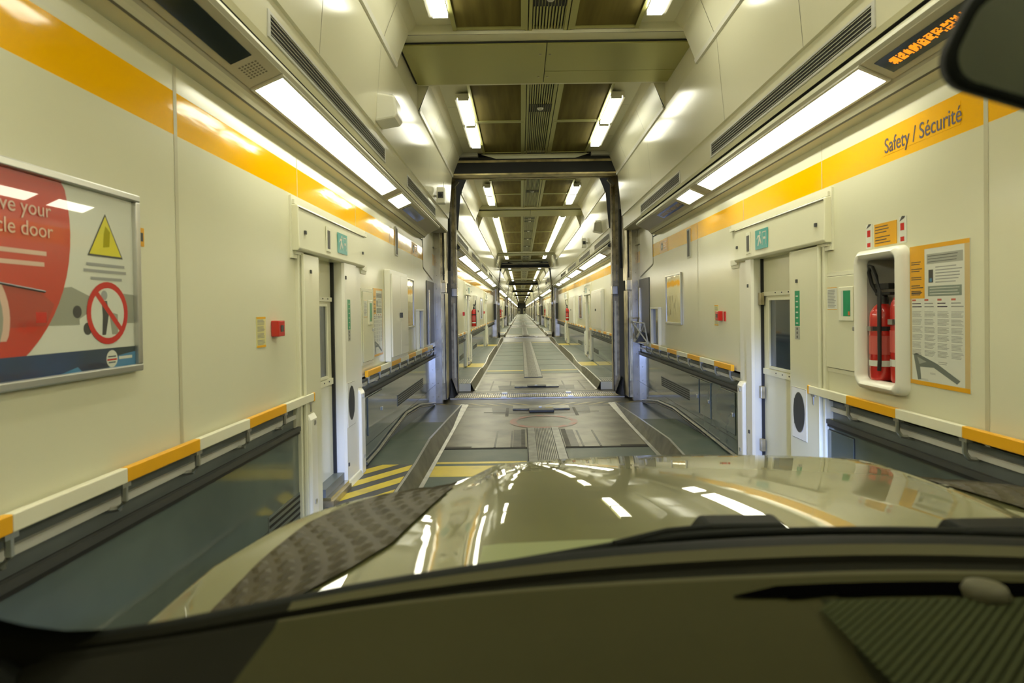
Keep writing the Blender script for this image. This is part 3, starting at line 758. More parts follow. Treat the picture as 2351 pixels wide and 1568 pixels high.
# floor: green paint, worn steel towards the gate
STAIN0 = mat('floor_gap', (.02, .018, .013), .6, spec=.1)
m = MB()
m.poly([(-1.95, Y0, 0), (1.95, Y0, 0), (1.95, 7.45, 0), (-1.95, 7.45, 0)], FLOORG)
m.poly([(-1.95, 7.45, 0), (1.95, 7.45, 0), (1.95, 10.55, 0), (-1.95, 10.55, 0)], FLOORB)
m.poly([(-1.95, 10.55, 0), (1.95, 10.55, 0), (1.95, 12.7, 0), (-1.95, 12.7, 0)], FLOORD)
m.box(-1.22, -.23, 7.41, 7.48, 0, .004, STAIN0); m.box(.23, 1.22, 7.41, 7.48, 0, .004, STAIN0)
m.box(-1.25, -.24, 6.72, 6.80, 0, .002, FLOORY); m.box(.24, 1.25, 6.72, 6.80, 0, .002, FLOORY)
m.box(-1.25, -.24, 6.20, 6.62, 0, .002, FLOORY); m.box(.24, 1.25, 6.20, 6.55, 0, .002, FLOORY)
for x in (-.62, -.42, .45, .66): m.box(x - .012, x + .012, 7.5, 8.5, 0, .003, FLOORD)
m.box(-.40, -.25, 7.5, 8.55, 0, .002, FLOORD); m.box(.25, .40, 7.5, 8.55, 0, .002, FLOORD)
STAIN = mat('floor_stain', (.022, .019, .012), .5, spec=.15, col2=(.06, .054, .034), vscale=5)
for x0, x1, y0, y1 in ((-.55, -.50, 9.7, 10.5), (.55, .60, 9.7, 10.5), (-.30, -.25, 7.5, 8.6), (.24, .30, 7.5, 8.6), (-1.22, -.9, 7.46, 7.56), (.9, 1.22, 7.46, 7.56)): m.box(x0, x1, y0, y1, 0, .0025, STAIN)
m.box(-.9, -.55, 10.05, 10.08, 0, .003, STAIN); m.box(.6, .95, 10.05, 10.08, 0, .003, STAIN)
n = 48
for q in range(n):
    a, b = 2 * math.pi * q / n, 2 * math.pi * (q + 1) / n
    m.poly([(.03 + r * .50 * math.cos(t), 9.2 + r * .55 * math.sin(t), .003) for r, t in ((.80, a), (1, a), (1, b), (.80, b))], REDR)
hz = [(-1.3, -.7), (-.6, -.1), (.1, .6), (.7, 1.3)]
for q in range(12):
    x = -1.5 + q * .26; sg = -1 if x < 0 else 1
    m.poly([(x, 10.75, .002), (x + .10, 10.75, .002), (x + .10 + sg * .28, 11.05, .002), (x + sg * .28, 11.05, .002)], mat('worn_yellow', (.30, .23, .05), .4))
struct(m.build('floor'))

walkway(-1, [(-4., .15), (4.62, .15), (6.1, .15), (7.1, .19), (8.6, .12), (10.9, .005)], W0, yellow=[(4.62, 6.1, 5)], blue=8.5)
walkway(1, [(-4., .15), (4.62, .15), (6.1, .15), (6.9, .19), (8.6, .12), (10.9, .005)], W0, brown=(2., 6.1), blue=8.5)
for s in (-1, 1):
    t = MB(); L = [(4.0, .16), (6.3, .17), (7.3, .21), (8.6, .25), (9.6, .20), (10.8, .04)]
    if s < 0: L = [(6.05, .16), (6.6, .18), (7.3, .24), (8.2, .30), (9.3, .24), (10.2, .12), (10.9, .03)]
    for dx, dz, r, mm in ((.02, .02, .016, CHAN), (.015, -.02, .012, DGREY)):
        t.tube([(s * (XW - dx), y, z + dz) for y, z in L], r, mm, 6)
    for a in range(len(L) - 1):
        (ya, za), (yb, zb) = L[a], L[a + 1]
        t.poly([(s * (XW - .003), ya, 0), (s * (XW - .003), yb, 0), (s * (XW - .003), yb, zb), (s * (XW - .003), ya, za)], FLOORBLUE)
    tag(t.build('floor_trim', smooth=50), 'thin steel floor edge trim along the foot of the %s grey wainscot' % SD(s), 'trim')
drain_strip(2.0, 8.62, 'ribbed steel channel down the middle of the floor ahead of the car bonnet')
coupling_cover(10.35, 1, 'black greasy coupling cover on the floor just before the first gate')

# doors, corner posts and rails
door_unit(-1, 4.37, 'left', sign='far'); door_unit(1, 4.37, 'right', sign='near', hinges=True)
corner_guard(-1, 4.42, 'short white corner post at the near side of the left door')
corner_guard(-1, 5.79, 'short white corner post at the far side of the left door')
corner_guard(1, 5.84, 'short white corner post at the far side of the right door', .93)
handrail(-1, .22, 4.47, 'yellow and white handrail on the left wall beside the car', first=0)
handrail(-1, 6.05, 10.45, 'yellow and white handrail on the left wall between door and gate')
handrail(1, 1.35, 4.47, 'yellow and white handrail on the right wall below the extinguisher niche')
handrail(1, 6.12, 10.4, 'yellow and white handrail on the right wall between door and gate')

# soffit lights, displays and vents
for s in (-1, 1):
    w = SD(s)
    soffit_light(s, 3.30, 6.36, 'long bright white light strip above the %s wall of the nearest carriage' % w, splits=(4.44, 5.60))
    soffit_light(s, 6.60, 7.20, 'short bright white light just past the long strip, %s side' % w)
    soffit_light(s, -4.2, 1.6, 'long white light strip above the %s wall behind the nearer display' % w, splits=(-2.3, -.4))
    vent(s, 3.22, 6.0, 'long slotted air vent above the long %s light strip' % w)
    vent(s, 7.15, 9.5, 'slotted air vent above the %s wall nearest the first gate' % w)
display(-1, 1.7, 3.28, 'blank black message display above the left wall, nearest the camera')
display(1, 1.7, 3.28, 'black display with amber text above the right wall behind the car mirror', LED, grille=False)
display(-1, 7.25, 8.42, 'small dark display past the short left light near the gate', grille=False)
display(1, 7.25, 8.42, 'small display with faint yellow text above the right wall near the gate', LEDDIM, grille=False)

# ceiling
for s in (-1, 1):
    w = SD(s)
    for a, b, wd in ((4.3, 6.1, 'nearest panel, before the wide metal hatch'), (7.5, 9.08, 'first panel past the wide metal hatch'), (9.08, 10.9, 'last panel before the first gate')):
        ceiling_mesh(s, a, b, 'brown mesh ceiling panel left of centre, %s' % wd if s < 0 else 'brown mesh ceiling panel right of centre, %s' % wd)
    ceiling_mesh(s, 2.4, 4.3, 'brown mesh ceiling panel %s of centre, above the car bonnet' % w)
    for a, b, wd in ((8.0, 9.05, 'first past the metal hatch'), (9.2, 10.3, 'second past the metal hatch'), (4.3, 5.72, 'just before the metal hatch')):
        ceiling_light(s, a, b, 'square white ceiling light on the %s, %s' % (w, wd))
    ceiling_light(s, .5, 3.6, 'white ceiling light on the %s, overhead the car bonnet' % w)
    ceiling_light(s, -4, -.5, 'white ceiling light on the %s, behind the camera' % w)
centre_grille(2.0, 6.12, 'ribbed centre ceiling grille before the wide metal hatch', lamps=(5.5,))
centre_grille(7.50, 10.9, 'ribbed centre ceiling grille between metal hatch and first gate', lamps=(8.5,))
ceiling_hatch(6.29, 7.37, 'wide dull metal ceiling hatch across the nearest carriage')
box_speaker(-1, 5.65, 3.45, 'white box loudspeaker high on the left upper wall'); cctv(-1, 9.3, 3.36, 'white box security camera beside the left of the first gate')

# ---------------- left wall items
def safety_poster():
    s = -1; ya, yb, za, zb = .95, 2.50, 1.43, 2.125
    t = empty('safety_poster', 'large framed red and white safety poster on the left wall', 'poster', (s * XW, 1.7, za))
    L = yb - ya; H = zb - za; w = .028
    f = Panel(s, ya, za)
    for a in ((0, L, 0, w), (0, L, H - w, H), (0, w, w, H - w), (L - w, L, w, H - w)): f.slab(*a, 0, .03, ALU)
    f.build('frame', t, bevel=.005)
    b = Panel(s, ya, za); B = (w, L - w, w, H - w)
    b.slab(*B, 0, .012, PALE)
    h = .0125
    b.gon([(1.0, .30), (1.18, .32), (1.27, .29), (1.36, .31), (L - w, .30), (L - w, .19), (1.0, .19)], h, PGREY)     # silver vehicle shapes
    for cu, cv in ((1.205, .235), (1.255, .175)): b.disc(cu, cv, .022, h + .0004, INK, 16)
    b.gon([(1.215, .21), (1.27, .235), (1.275, .14), (1.22, .13)], h + .0003, PALE)
    b.disc(.68, .50, .50, h + .0006, REDP, 64, B)
    b.gon([(.4, .315), (.75, .33), (1.02, .31), (1.10, .26), (1.06, .19), (.4, .18)], h + .0008, PGREYR)
    b.tube([b.P(.6, .315, h + .001), b.P(.85, .325, h + .001), b.P(1.06, .30, h + .001)], .004, INK, 4)
    b.gon([(1.02, .235), (1.065, .235), (1.065, .20), (1.02, .20)], h + .0010, RED)
    b.disc(.72, .215, .20, h + .0012, PPINK, 48, (w, L - w, w + .12, H - w)); b.ring(.72, .215, .15, .175, h + .0014, PGREY)
    b.rect(w, L - w, w, .10, h + .0016, PBLUE); b.gon([(1.36, w), (L - w, w), (L - w, .08), (1.42, .07)], h + .0018, PCYAN)
    b.gon([(1.12, w), (1.22, w), (1.20, .045)], h + .0018, PCYAN)
    b.disc(1.38, .06, .032, h + .002, PALE, 24); b.rect(1.352, 1.408, .054, .060, h + .0022, RED); b.rect(1.357, 1.403, .066, .071, h + .0022, PBLUE); b.rect(1.36, 1.40, .044, .049, h + .0022, PBLUE)
    b.rect(1.42, 1.50, .055, .066, h + .002, PALE)
    for v, u0, u1 in ((.387, .70, 1.06), (.422, .70, 1.07)): b.rect(u0, u1, v - .007, v + .007, h + .0012, PPINK)
    # warning triangle
    b.gon([(1.262, .435), (1.458, .435), (1.36, .595)], h + .0006, INK); b.gon([(1.272, .442), (1.448, .442), (1.36, .585)], h + .0009, PYEL)
    b.gon([(1.345, .47), (1.38, .475), (1.385, .53), (1.36, .55), (1.35, .52)], h + .0012, mat('poster_olive', (.35, .32, .02), .1))
    for v, u0, u1 in ((.405, 1.255, 1.475), (.382, 1.24, 1.485), (.355, 1.275, 1.455)): b.lines(u0, u1, v - .006, v + .006, 1, h + .0006, INKG, .9, .05)
    # prohibition ring with a figure
    b.disc(1.365, .23, .112, h + .0009, PALE, 40)
    b.ring(1.365, .23, .092, .115, h + .0012, RED)
    b.disc(1.345, .295, .018, h + .0012, INKG, 14); b.gon([(1.33, .275), (1.36, .275), (1.37, .23), (1.35, .15), (1.33, .15), (1.335, .22)], h + .0013, INK)
    b.gon([(1.29, .30), (1.305, .315), (1.445, .175), (1.43, .16)], h + .0015, RED); b.gon([(1.37, .235), (1.42, .225), (1.42, .15), (1.385, .15)], h + .0011, PGREY)
    b.build('printed_sheet', t)
    text_mesh('lettering', 'Leave your', .066, PPINK, s, ya + 1.092, za + .560, .0150, t, 'RIGHT')
    text_mesh('lettering', 'vehicle door', .066, PPINK, s, ya + 1.098, za + .494, .0150, t, 'RIGHT')
safety_poster()
p = Panel(-1, 2.53, 1.93); p.slab(0, .035, 0, .075, 0, .003, ORANGE); p.rect(.010, .028, .02, .055, .0034, INK); tag(p.build('sticker'), 'small orange sticker beside the right edge of the large poster', 'sticker')
notice(-1, 3.70, 1.54, .13, .18, 'pale yellow notice left of the red call point, left wall')
call_point(-1, 3.90, 1.555, 'red fire call point on the left wall before the door')
green_window_box(-1, 6.05, 6.46, 1.16, 1.85, 'flush emergency locker with green window past the left door')
def info_poster(s, ya, yb, za, zb, label):
    t = empty('information_poster', label, 'poster', (s * XW, (ya + yb) / 2, za)); L = yb - ya; H = zb - za; b = Panel(s, ya if s < 0 else yb, za)
    b.slab(0, L, 0, H, 0, .004, PAPER); h = .0045
    b.rect(0, L, H - .022, H, h, ORANGE); b.rect(0, L, 0, .022, h, ORANGE); b.rect(L - .035, L, .022, H - .022, h, mat('poster_border', (.55, .42, .20), .4)); b.rect(0, .014, .022, H * .62, h, mat('poster_border', (.55, .42, .20), .4))
    b.rect(0, L * .27, H * .62, H - .022, h, ORANGE)
    for v in (.86, .81, .75, .69, .65, .64): b.lines(.012, L * .25, H * v, H * v + .022, 2, h + .0004, INK, .4, .3)
    b.rect(L * .31, L * .90, H * .86, H * .93, h, mat('print_grey', (.34, .35, .30), .4)); b.lines(L * .33, L * .86, H * .865, H * .925, 3, h + .0004, INK, .2, .2)
    b.rect(L * .34, L * .42, H * .73, H * .82, h, INK); b.rect(L * .36, L * .40, H * .735, H * .76, h + .0004, PCYAN)
    b.lines(L * .46, L * .92, H * .72, H * .845, 6, h, INKG, .3, .35)
    b.rect(L * .33, L * .88, H * .635, H * .705, h, mat('print_green', (.20, .24, .20), .4)); b.lines(L * .36, L * .86, H * .64, H * .70, 3, h + .0004, PAPER, .2, .1)
    for c in range(4):
        u0 = L * (.04 + .225 * c); u1 = u0 + L * .19
        b.rect(u0, u0 + L * .07, H * .602, H * .615, h, mat('print_red', (.5, .12, .08), .4)); b.lines(u0, u1, H * .55, H * .595, 2, h, INKG if c % 2 else NAVY, .3, .3)
        for r in range(6): b.lines(u0, u1, H * (.485 - r * .055), H * (.53 - r * .055), 5, h, INKG, .35, .25)
    b.gon([(L * .06, H * .215), (L * .12, H * .225), (L * .48, H * .165), (L * .85, H * .07), (L * .80, H * .045), (L * .42, H * .135), (L * .18, H * .13), (L * .20, H * .04), (L * .14, H * .035)], h, mat('print_train', (.14, .16, .14), .4))
    b.gon([(L * .13, H * .20), (L * .30, H * .17), (L * .17, H * .15)], h + .0004, mat('print_train2', (.30, .32, .28), .4))
    b.lines(L * .5, L * .66, H * .16, H * .185, 2, h, INKG, .3); b.lines(L * .36, L * .48, H * .085, H * .10, 2, h, INKG, .3); b.lines(L * .2, L * .34, H * .035, H * .05, 2, h, INKG, .3)
    b.build('printed_sheet', t); return t
info_poster(-1, 6.52, 6.95, 1.18, 1.90, 'orange edged information poster between the left locker and white cabinet')
cabinet(-1, 7.05, 8.12, 1.08, 2.13, 'tall white double door wall cabinet on the left wall')
framed_sheet(-1, 8.25, 8.95, 1.42, 2.11, 'glossy framed poster on the left wall beside the white cabinet', MIRR)
def slot_window(s, ya, yb, za, zb, label):
    t = empty('slot_window', label, 'window', (s * XW, ya, za)); L = yb - ya; H = zb - za; p = Panel(s, ya if s < 0 else yb, za)
    for a in ((0, L, 0, .03), (0, L, H - .03, H), (0, .06, .03, H - .03), (L - .06, L, .03, H - .03)): p.slab(*a, 0, .05, WHITE)
    p.build('frame', t, bevel=.006); g = Panel(s, p.y0, za); g.slab(.06, L - .06, .03, H - .03, 0, .01, GLASSY); g.build('pane', t); return t
slot_window(-1, 9.15, 9.6, 1.06, 1.68, 'narrow white framed slot window at the end of the left wall')
slot_window(1, 9.35, 9.95, 1.06, 1.66, 'narrow white framed slot window at the end of the right wall')
for s in (-1, 1):
    p = Panel(s, 7.72 if s < 0 else 7.84, 2.34 if s < 0 else 2.26); p.slab(0, .13, 0, .36, 0, .012, LGREY); p.slab(.02, .11, .02, .34, .012, .014, DGREY)
    tag(p.build('indicator_slot'), 'narrow dark vertical indicator slot across the yellow band, %s wall' % SD(s), 'indicator')
    # stickers on the band
    p = Panel(s, 8.9 if s < 0 else 9.4, 2.46); p.slab(0, .5, 0, .18, 0, .002, ORANGE); p.ring(.14, .09, .03, .06, .003, INK, 16); p.disc(.14, .09, .028, .003, PAPER, 14); p.lines(.25, .44, .03, .16, 4, .003, RED, .4)
    tag(p.build('band_sticker'), 'orange sticker with a round symbol on the %s yellow band near the gate' % SD(s), 'sticker')
    # white gusset panel by the gate
    p = Panel(s, 9.9 if s < 0 else 10.95, 0)
    q = [(0, 2.35), (1.05, 2.20), (1.05, 2.95), (0, 2.95)] if s < 0 else [(0, 2.20), (1.05, 2.35), (1.05, 2.95), (0, 2.95)]
    p.gon(q, .006, WHITE); p.gon([(q[0][0], q[0][1]), (q[1][0], q[1][1]), (q[1][0], q[1][1])][:2] + [(q[1][0], q[1][1] - .02), (q[0][0], q[0][1] - .02)], .006, SILL)
    tag(p.build('gusset_panel'), 'white sloping panel under the %s light cornice beside the gate' % SD(s), 'panel')
    p = Panel(s, 10.2 if s < 0 else 11.05, 1.1); p.slab(0, .85, 0, 1.05, 0, .01, DGREY); p.slab(.1, .2, 0, .9, .01, .03, STEEL); tag(p.build('dark_recess_panel'), 'dark glossy panel on the %s wall right beside the gate' % SD(s), 'panel')

# ---------------- right wall items
notice(1, 6.72, 1.56, .13, .22, 'pale yellow notice beside the red call point, right wall')
call_point(1, 6.56, 1.555, 'red fire call point on the right wall past the door')
p = Panel(1, 6.46, 1.50); p.slab(0, .05, 0, .10, 0, .01, RED); tag(p.build('red_plate'), 'small red plate beside the right wall call point', 'sign')
framed_sheet(1, 8.15, 9.02, 1.42, 2.11, 'glossy framed poster on the right wall near the gate', MIRR)
green_window_box(1, 3.86, 4.30, 1.23, 1.84, 'flush emergency locker with green window beside the extinguisher niche')
info_poster(1, 2.92, 3.37, 1.225, 1.955, 'orange edged information poster right of the extinguisher niche')
text_mesh_host = tag(MB().box(1.8185, 1.8198, 2.98, 3.62, 2.50, 2.61, BAND).build('band_lettering'), 'dark lettering reading Safety / Sécurité on the right yellow band', 'lettering')
text_mesh('lettering', 'Safety / Sécurité', .118, NAVY, 1, 3.60, 2.548, .0030, text_mesh_host, 'LEFT', .82)
p = Panel(1, 3.80, 1.99); p.slab(.09, .31, 0, .13, 0, .003, ORANGE)
for q in range(2): p.lines(.10, .28, .01 + .06 * q, .06 + .06 * q, 3, .0036, INK, .3, .4)
for u in (0., .33):
    p.slab(u, u + .07, -.005, .14, 0, .0025, PAPER); p.rect(u + .015, u + .05, .005, .03, .003, RED); p.rect(u + .015, u + .05, .065, .105, .003, RED); p.gon([(u + .005, .115), (u + .05, .13), (u + .06, .14), (u + .03, .143)], .003, INK)
tag(p.build('extinguisher_sign'), 'orange sign with two small extinguisher pictograms above the niche', 'sign')
# niche with its rounded white surround
t = empty('extinguisher_niche', 'white framed recess in the right wall holding two extinguishers', 'niche', (XW, 3.61, 1.16))
n_ = MB(); a, b, c, d = EXT
n_.poly([(XW, a, c), (XW, a, d), (XW + .17, a, d), (XW + .17, a, c)], LGREY); n_.poly([(XW, b, c), (XW, b, d), (XW + .17, b, d), (XW + .17, b, c)], LGREY)
n_.poly([(XW, a, d), (XW, b, d), (XW + .17, b, d), (XW + .17, a, d)], LGREY); n_.poly([(XW, a, c), (XW, b, c), (XW + .17, b, c), (XW + .17, a, c)], DGREY); n_.poly([(XW + .17, a, c), (XW + .17, b, c), (XW + .17, b, d), (XW + .17, a, d)], LGREY)
n_.build('recess_box', t)
fr = MB(); ring = []
def rrect(y0, y1, z0, z1, r, k=5):
    o = []
    for cy, cz, a0 in ((y1 - r, z1 - r, 0), (y0 + r, z1 - r, 90), (y0 + r, z0 + r, 180), (y1 - r, z0 + r, 270)):
        for q in range(k + 1):
            an = math.radians(a0 + 90 * q / k); o.append((cy + r * math.cos(an), cz + r * math.sin(an)))
    return o
loops = [(rrect(a + .005, b - .005, c + .005, d - .005, .03), 0.0), (rrect(a - .005, b + .005, c - .005, d + .005, .035), .055), (rrect(a - .025, b + .025, c - .025, d + .025, .05), .065), (rrect(a - .05, b + .05, c - .05, d + .05, .06), .045), (rrect(a - .055, b + .055, c - .055, d + .055, .06), 0)]
for q in range(len(loops) - 1):
    A, hA = loops[q]; B, hB = loops[q + 1]; N = len(A)
    for k in range(N):
        k2 = (k + 1) % N
        fr.poly([(XW - hA, *A[k]), (XW - hA, *A[k2]), (XW - hB, *B[k2]), (XW - hB, *B[k])], WHITE)
fr.build('surround', t, smooth=60)
extinguisher(1, 3.71, 1.205, 'red fire extinguisher with black hose at the left of the niche', True, .58, XW + .045)
extinguisher(1, 3.54, 1.205, 'taller red fire extinguisher at the right of the niche', False, .66, XW + .07)

# wainscot fittings
wainscot_grille(-1, 3.75, 4.33, .22, .42, 'slotted grille low on the left wainscot before the door')
wainscot_grille(-1, 7.7, 9.7, .48, .62, 'long slotted grille on the left wainscot near the gate')
wainscot_grille(1, 7.5, 9.4, .48, .62, 'long slotted grille on the right wainscot near the gate')
access_panel(-1, 6.2, 6.85, .42, .80, 'grey access panel on the left wainscot just past the door')
access_panel(1, 6.15, 6.6, .38, .80, 'grey access panel on the right wainscot next to the corner post')
access_panel(1, 6.95, 7.35, .40, .80, 'grey access panel on the right wainscot, nearer of the middle pair')
access_panel(1, 7.4, 7.8, .40, .80, 'grey access panel on the right wainscot, farther of the middle pair')
access_panel(1, 3.95, 4.4, .42, .80, 'grey access panel on the right wainscot before the door')
# small trolley parked by the gate on the right
t = empty('folding_trolley', 'small folded metal trolley leaning on the right wall by the gate', 'trolley', (1.66, 10.2, 1.05))
k = MB(); k.tube([(1.74, 10.0, 1.08), (1.70, 10.05, 1.40), (1.60, 10.5, 1.42), (1.64, 10.45, 1.08), (1.74, 10.0, 1.08)], .014, LGREY, 6); k.tube([(1.73, 10.0, 1.10), (1.60, 10.5, 1.40)], .012, LGREY, 6); k.tube([(1.70, 10.05, 1.38), (1.64, 10.45, 1.1)], .012, LGREY, 6); k.build('frame', t, smooth=50)
k = MB(); k.prism([(1.60, 1.08), (1.78, 1.08), (1.80, 1.22), (1.72, 1.26)], 10.35, 10.6, DGREY); k.build('folded_plate', t, bevel=.01)

# first gate and gangway
frame_near(Y1, 'nearest carriage'); gangway(Y1, 'nearest carriage')

# ================================================================== THE CARRIAGES AHEAD
PER, LW = 25.2, 23.7
NW = 9
reg = []      # (object, level): level 1 = also in the second carriage ahead, 2 = in every far carriage
def far_build():
    before = set(bpy.data.objects)
    A = 12.55; W = 'first carriage ahead'
    def R(l, *os): reg.extend((o, l) for o in os)
    frame_far(A, W)
    def grab(fn):
        b4 = set(bpy.data.objects); fn(); return [o for o in bpy.data.objects if o not in b4 and o.parent is None]
    y = lambda v: A + v
    sm = [A + 1.53 * k for k in range(1, 16)]
    bays = {-1: [(y(4.59), y(6.19)), (y(13.77), y(15.37))], 1: [(y(6.12), y(7.72)), (y(15.30), y(16.90))]}
    for s in (-1, 1):
        side_wall(s, y(.2), y(LW), sm, bays[s], [])
        cornice(s, y(.2), y(LW), y(22.4))
    ceiling(y(.2), y(LW), [(4.1 + A, 5.5 + A), (17.0 + A, 18.4 + A)])
    m = MB()
    m.poly([(-1.95, y(.15), 0), (1.95, y(.15), 0), (1.95, y(3.6), 0), (-1.95, y(3.6), 0)], FLOORB)
    m.poly([(-1.95, y(3.6), 0), (1.95, y(3.6), 0), (1.95, y(19.5), 0), (-1.95, y(19.5), 0)], FLOORG)
    m.poly([(-1.95, y(19.5), 0), (1.95, y(19.5), 0), (1.95, y(PER + .15), 0), (-1.95, y(PER + .15), 0)], FLOORB)
    for v in (3.6, 19.5): m.box(-1.3, -.23, y(v) - .03, y(v) + .03, 0, .004, FLOORD); m.box(.23, 1.3, y(v) - .03, y(v) + .03, 0, .004, FLOORD)
    for v in (4.3, 18.6): m.box(-1.25, -.24, y(v), y(v) + .18, 0, .003, FLOORY); m.box(.24, 1.25, y(v), y(v) + .18, 0, .003, FLOORY)
    for v in range(6, 18, 2): m.box(-1.3, -.23, y(v), y(v) + .03, 0, .003, FLOORD); m.box(.23, 1.3, y(v), y(v) + .03, 0, .003, FLOORD)
    for x in (-.95, -.55, .62, 1.0): m.box(x, x + .03, y(.3), y(1.9), 0, .003, FLOORD)
    struct(m.build('floor'))
    sh = [o for o in bpy.data.objects if o not in before and o.parent is None]
    for o in sh: R(2, o)
    for s in (-1, 1):
        w = SD(s)
        R(2, walkway(s, [(.23 + A, .15), (1.6 + A, .16), (3.3 + A, .16), (4.4 + A, .10), (5.8 + A, .10), (7.4 + A, .18), (13 + A, .18), (14.2 + A, .10), (15.8 + A, .10), (17.4 + A, .18), (20.5 + A, .18), (23.4 + A, .01)], W, yellow=[(4.5 + A, 5.7 + A, 0), (14.3 + A, 15.6 + A, 0)]))
        tp = MB(); x0, x1 = s * 1.38, s * 1.78
        for q in range(9): tp.box(min(x0, x1) + .02 + q * .042, min(x0, x1) + .036 + q * .042, y(.28), y(1.05), .152, .158, LGREY)
        R(1, tag(tp.build('tread_strip'), 'ribbed tread strip at the near end of the %s walkway, %s' % (w, W), 'tread'))
        for q, (a, b, wd) in enumerate(((1.6, 2.5, 'short light nearest its gate'), (2.6, 6.6, 'first long light strip'), (7.4, 11.3, 'second long light strip'), (12.0, 16.3, 'third long light strip'), (17.0, 19.3, 'short light farthest along'))):
            R(2, soffit_light(s, y(a), y(b), '%s above the %s wall, %s' % (wd, w, W)))
        R(1, display(s, y(.35), y(1.45), 'small dark display above the %s wall at the start of the %s' % (w, W), grille=False))
        for q, (a, b) in enumerate(((.3, 2.9), (4.0, 7.0), (8.1, 11.6), (12.9, 15.9))):
            R(2 if q else 1, vent(s, y(a), y(b), '%s slotted air vent above the %s wall, %s' % (ORD[q + 1], w, W)))
        for q, (a, b) in enumerate([(1.15, 2.05), (2.2, 3.4)] + [(5.7 + 1.55 * k, 7.1 + 1.55 * k) for k in range(7)] + [(18.8, 20.4)]):
            R(2, ceiling_light(s, y(a), y(b), '%s white ceiling light of the %s row, %s' % (ORD[q + 1], w, W)))
        for q, (a, b) in enumerate(((.6, 2.2), (2.2, 4.05), (5.5, 9.4), (9.4, 13.2), (13.2, 16.95), (18.5, 21.5))):
            R(2, ceiling_mesh(s, y(a), y(b), '%s olive ceiling panel %s of centre, %s' % (ORD[q + 1], w, W)))
        D = bays[s]
        for q, (a, b) in enumerate(D):
            R(2, door_unit(s, a, w, sign='far' if s < 0 else 'near', hinges=False, parts=True))
            R(1, corner_guard(s, b - .12, 'short white post past the %s %s door, %s' % (ORD[q + 1], w, W)))
            R(1, call_point(s, a - .55, 1.56, 'red call point before the %s %s door, %s' % (ORD[q + 1], w, W)))
        R(2, handrail(s, y(.4), D[0][0] + .05, 'yellow and white handrail before the first %s door, %s' % (w, W), first=0))
        R(2, handrail(s, D[0][1] + .1, D[1][0] + .05, 'yellow and white handrail between the %s doors, %s' % (w, W), first=1))
        R(1, handrail(s, D[1][1] + .1, y(22.6), 'yellow and white handrail past the last %s door, %s' % (w, W), first=0))
        R(1, wainscot_grille(s, D[0][0] - 1.6, D[0][0] - .5, .4, .52, 'slotted grille on the %s wainscot before the first door, %s' % (w, W)))
        R(1, wainscot_grille(s, D[0][1] + 1.2, D[0][1] + 2.8, .4, .52, 'slotted grille on the %s wainscot past the first door, %s' % (w, W)))
        pl = MB(); pl.box(s * 1.818, s * 1.72, y(22.9), y(23.0), 2.0, 2.74, WHITE); pl.box(s * 1.818, s * 1.70, y(22.95), y(23.2), 1.1, 2.0, DGREY)
        R(1, tag(pl.build('gusset_panel'), 'white and dark end panel on the %s beside the far gate, %s' % (w, W), 'panel'))
    for q, (a, b, l) in enumerate(((.6, 4.1, (1.9,)), (5.5, 17.0, (6.2, 6.8, 9.2, 11.6, 14.4)), (18.4, 23.4, (19.5, 21)))):
        R(2, centre_grille(y(a), y(b), '%s ribbed centre ceiling grille, %s' % (ORD[q + 1], W), [y(v) for v in l]))
    R(2, ceiling_hatch(y(4.25), y(5.3), 'metal hatch across the ceiling near the start, %s' % W, flip=True)); R(2, ceiling_hatch(y(17.2), y(18.2), 'metal hatch across the ceiling near the far end, %s' % W))
    R(2, drain_strip(y(2.6), y(19), 'ribbed steel centre channel in the floor, %s' % W))
    R(1, coupling_cover(y(.75), -1, 'pale and black coupling cover on the floor at the start of the %s' % W))
    R(1, box_speaker(1, y(1.35), 3.45, 'white box loudspeaker on the right upper wall, %s' % W)); R(1, cctv(1, y(4.3), 3.42, 'white security camera on the right upper wall, %s' % W))
    # wall things
    e = extinguisher(1, y(14.95), 1.15, 'red fire extinguisher hung on the right wall, %s' % W, True, .7, 1.748); R(1, e)
    e = extinguisher(-1, y(7.0), 1.15, 'red fire extinguisher hung on the left wall, %s' % W, True, .7, -1.748); R(1, e)
    R(1, cabinet(1, y(11.6), y(13.8), 1.08, 2.15, 'wide white wall cabinet on the right wall, %s' % W)); R(1, cabinet(1, y(3.2), y(5.5), 1.08, 2.15, 'white wall cabinet before the first right door, %s' % W)); R(1, cabinet(-1, y(8.0), y(9.4), 1.08, 2.15, 'white wall cabinet on the left wall, %s' % W))
    R(1, framed_sheet(1, y(8.9), y(10.0), 1.3, 2.13, 'framed reddish poster on the right wall, %s' % W, mat('poster_dim_red', (.28, .16, .12), .06)))
    R(1, framed_sheet(-1, y(11.2), y(12.2), 1.3, 2.13, 'framed grey poster on the left wall, %s' % W, MIRR))
    R(2, frame_near(y(LW), W)); R(2, *gangway(y(LW), W))
    p = Panel(1, y(.75), 2.46); p.slab(0, .45, 0, .19, 0, .004, YELLOW); R(1, tag(p.build('yellow_plate'), 'bright yellow plate on the right band at the start of the %s' % W, 'plate'))
far_build()
def relabel(o, k):
    if 'label' in o: o['label'] = o['label'].replace('first carriage ahead', ORD[k] + ' carriage ahead')
for o in list(bpy.data.objects):
    if o.parent is not None: KIDS.setdefault(o.parent.name, []).append(o)
ROOMY = {'door_frame', 'portal_frame', 'gangway_bellows', 'threshold_plate'}
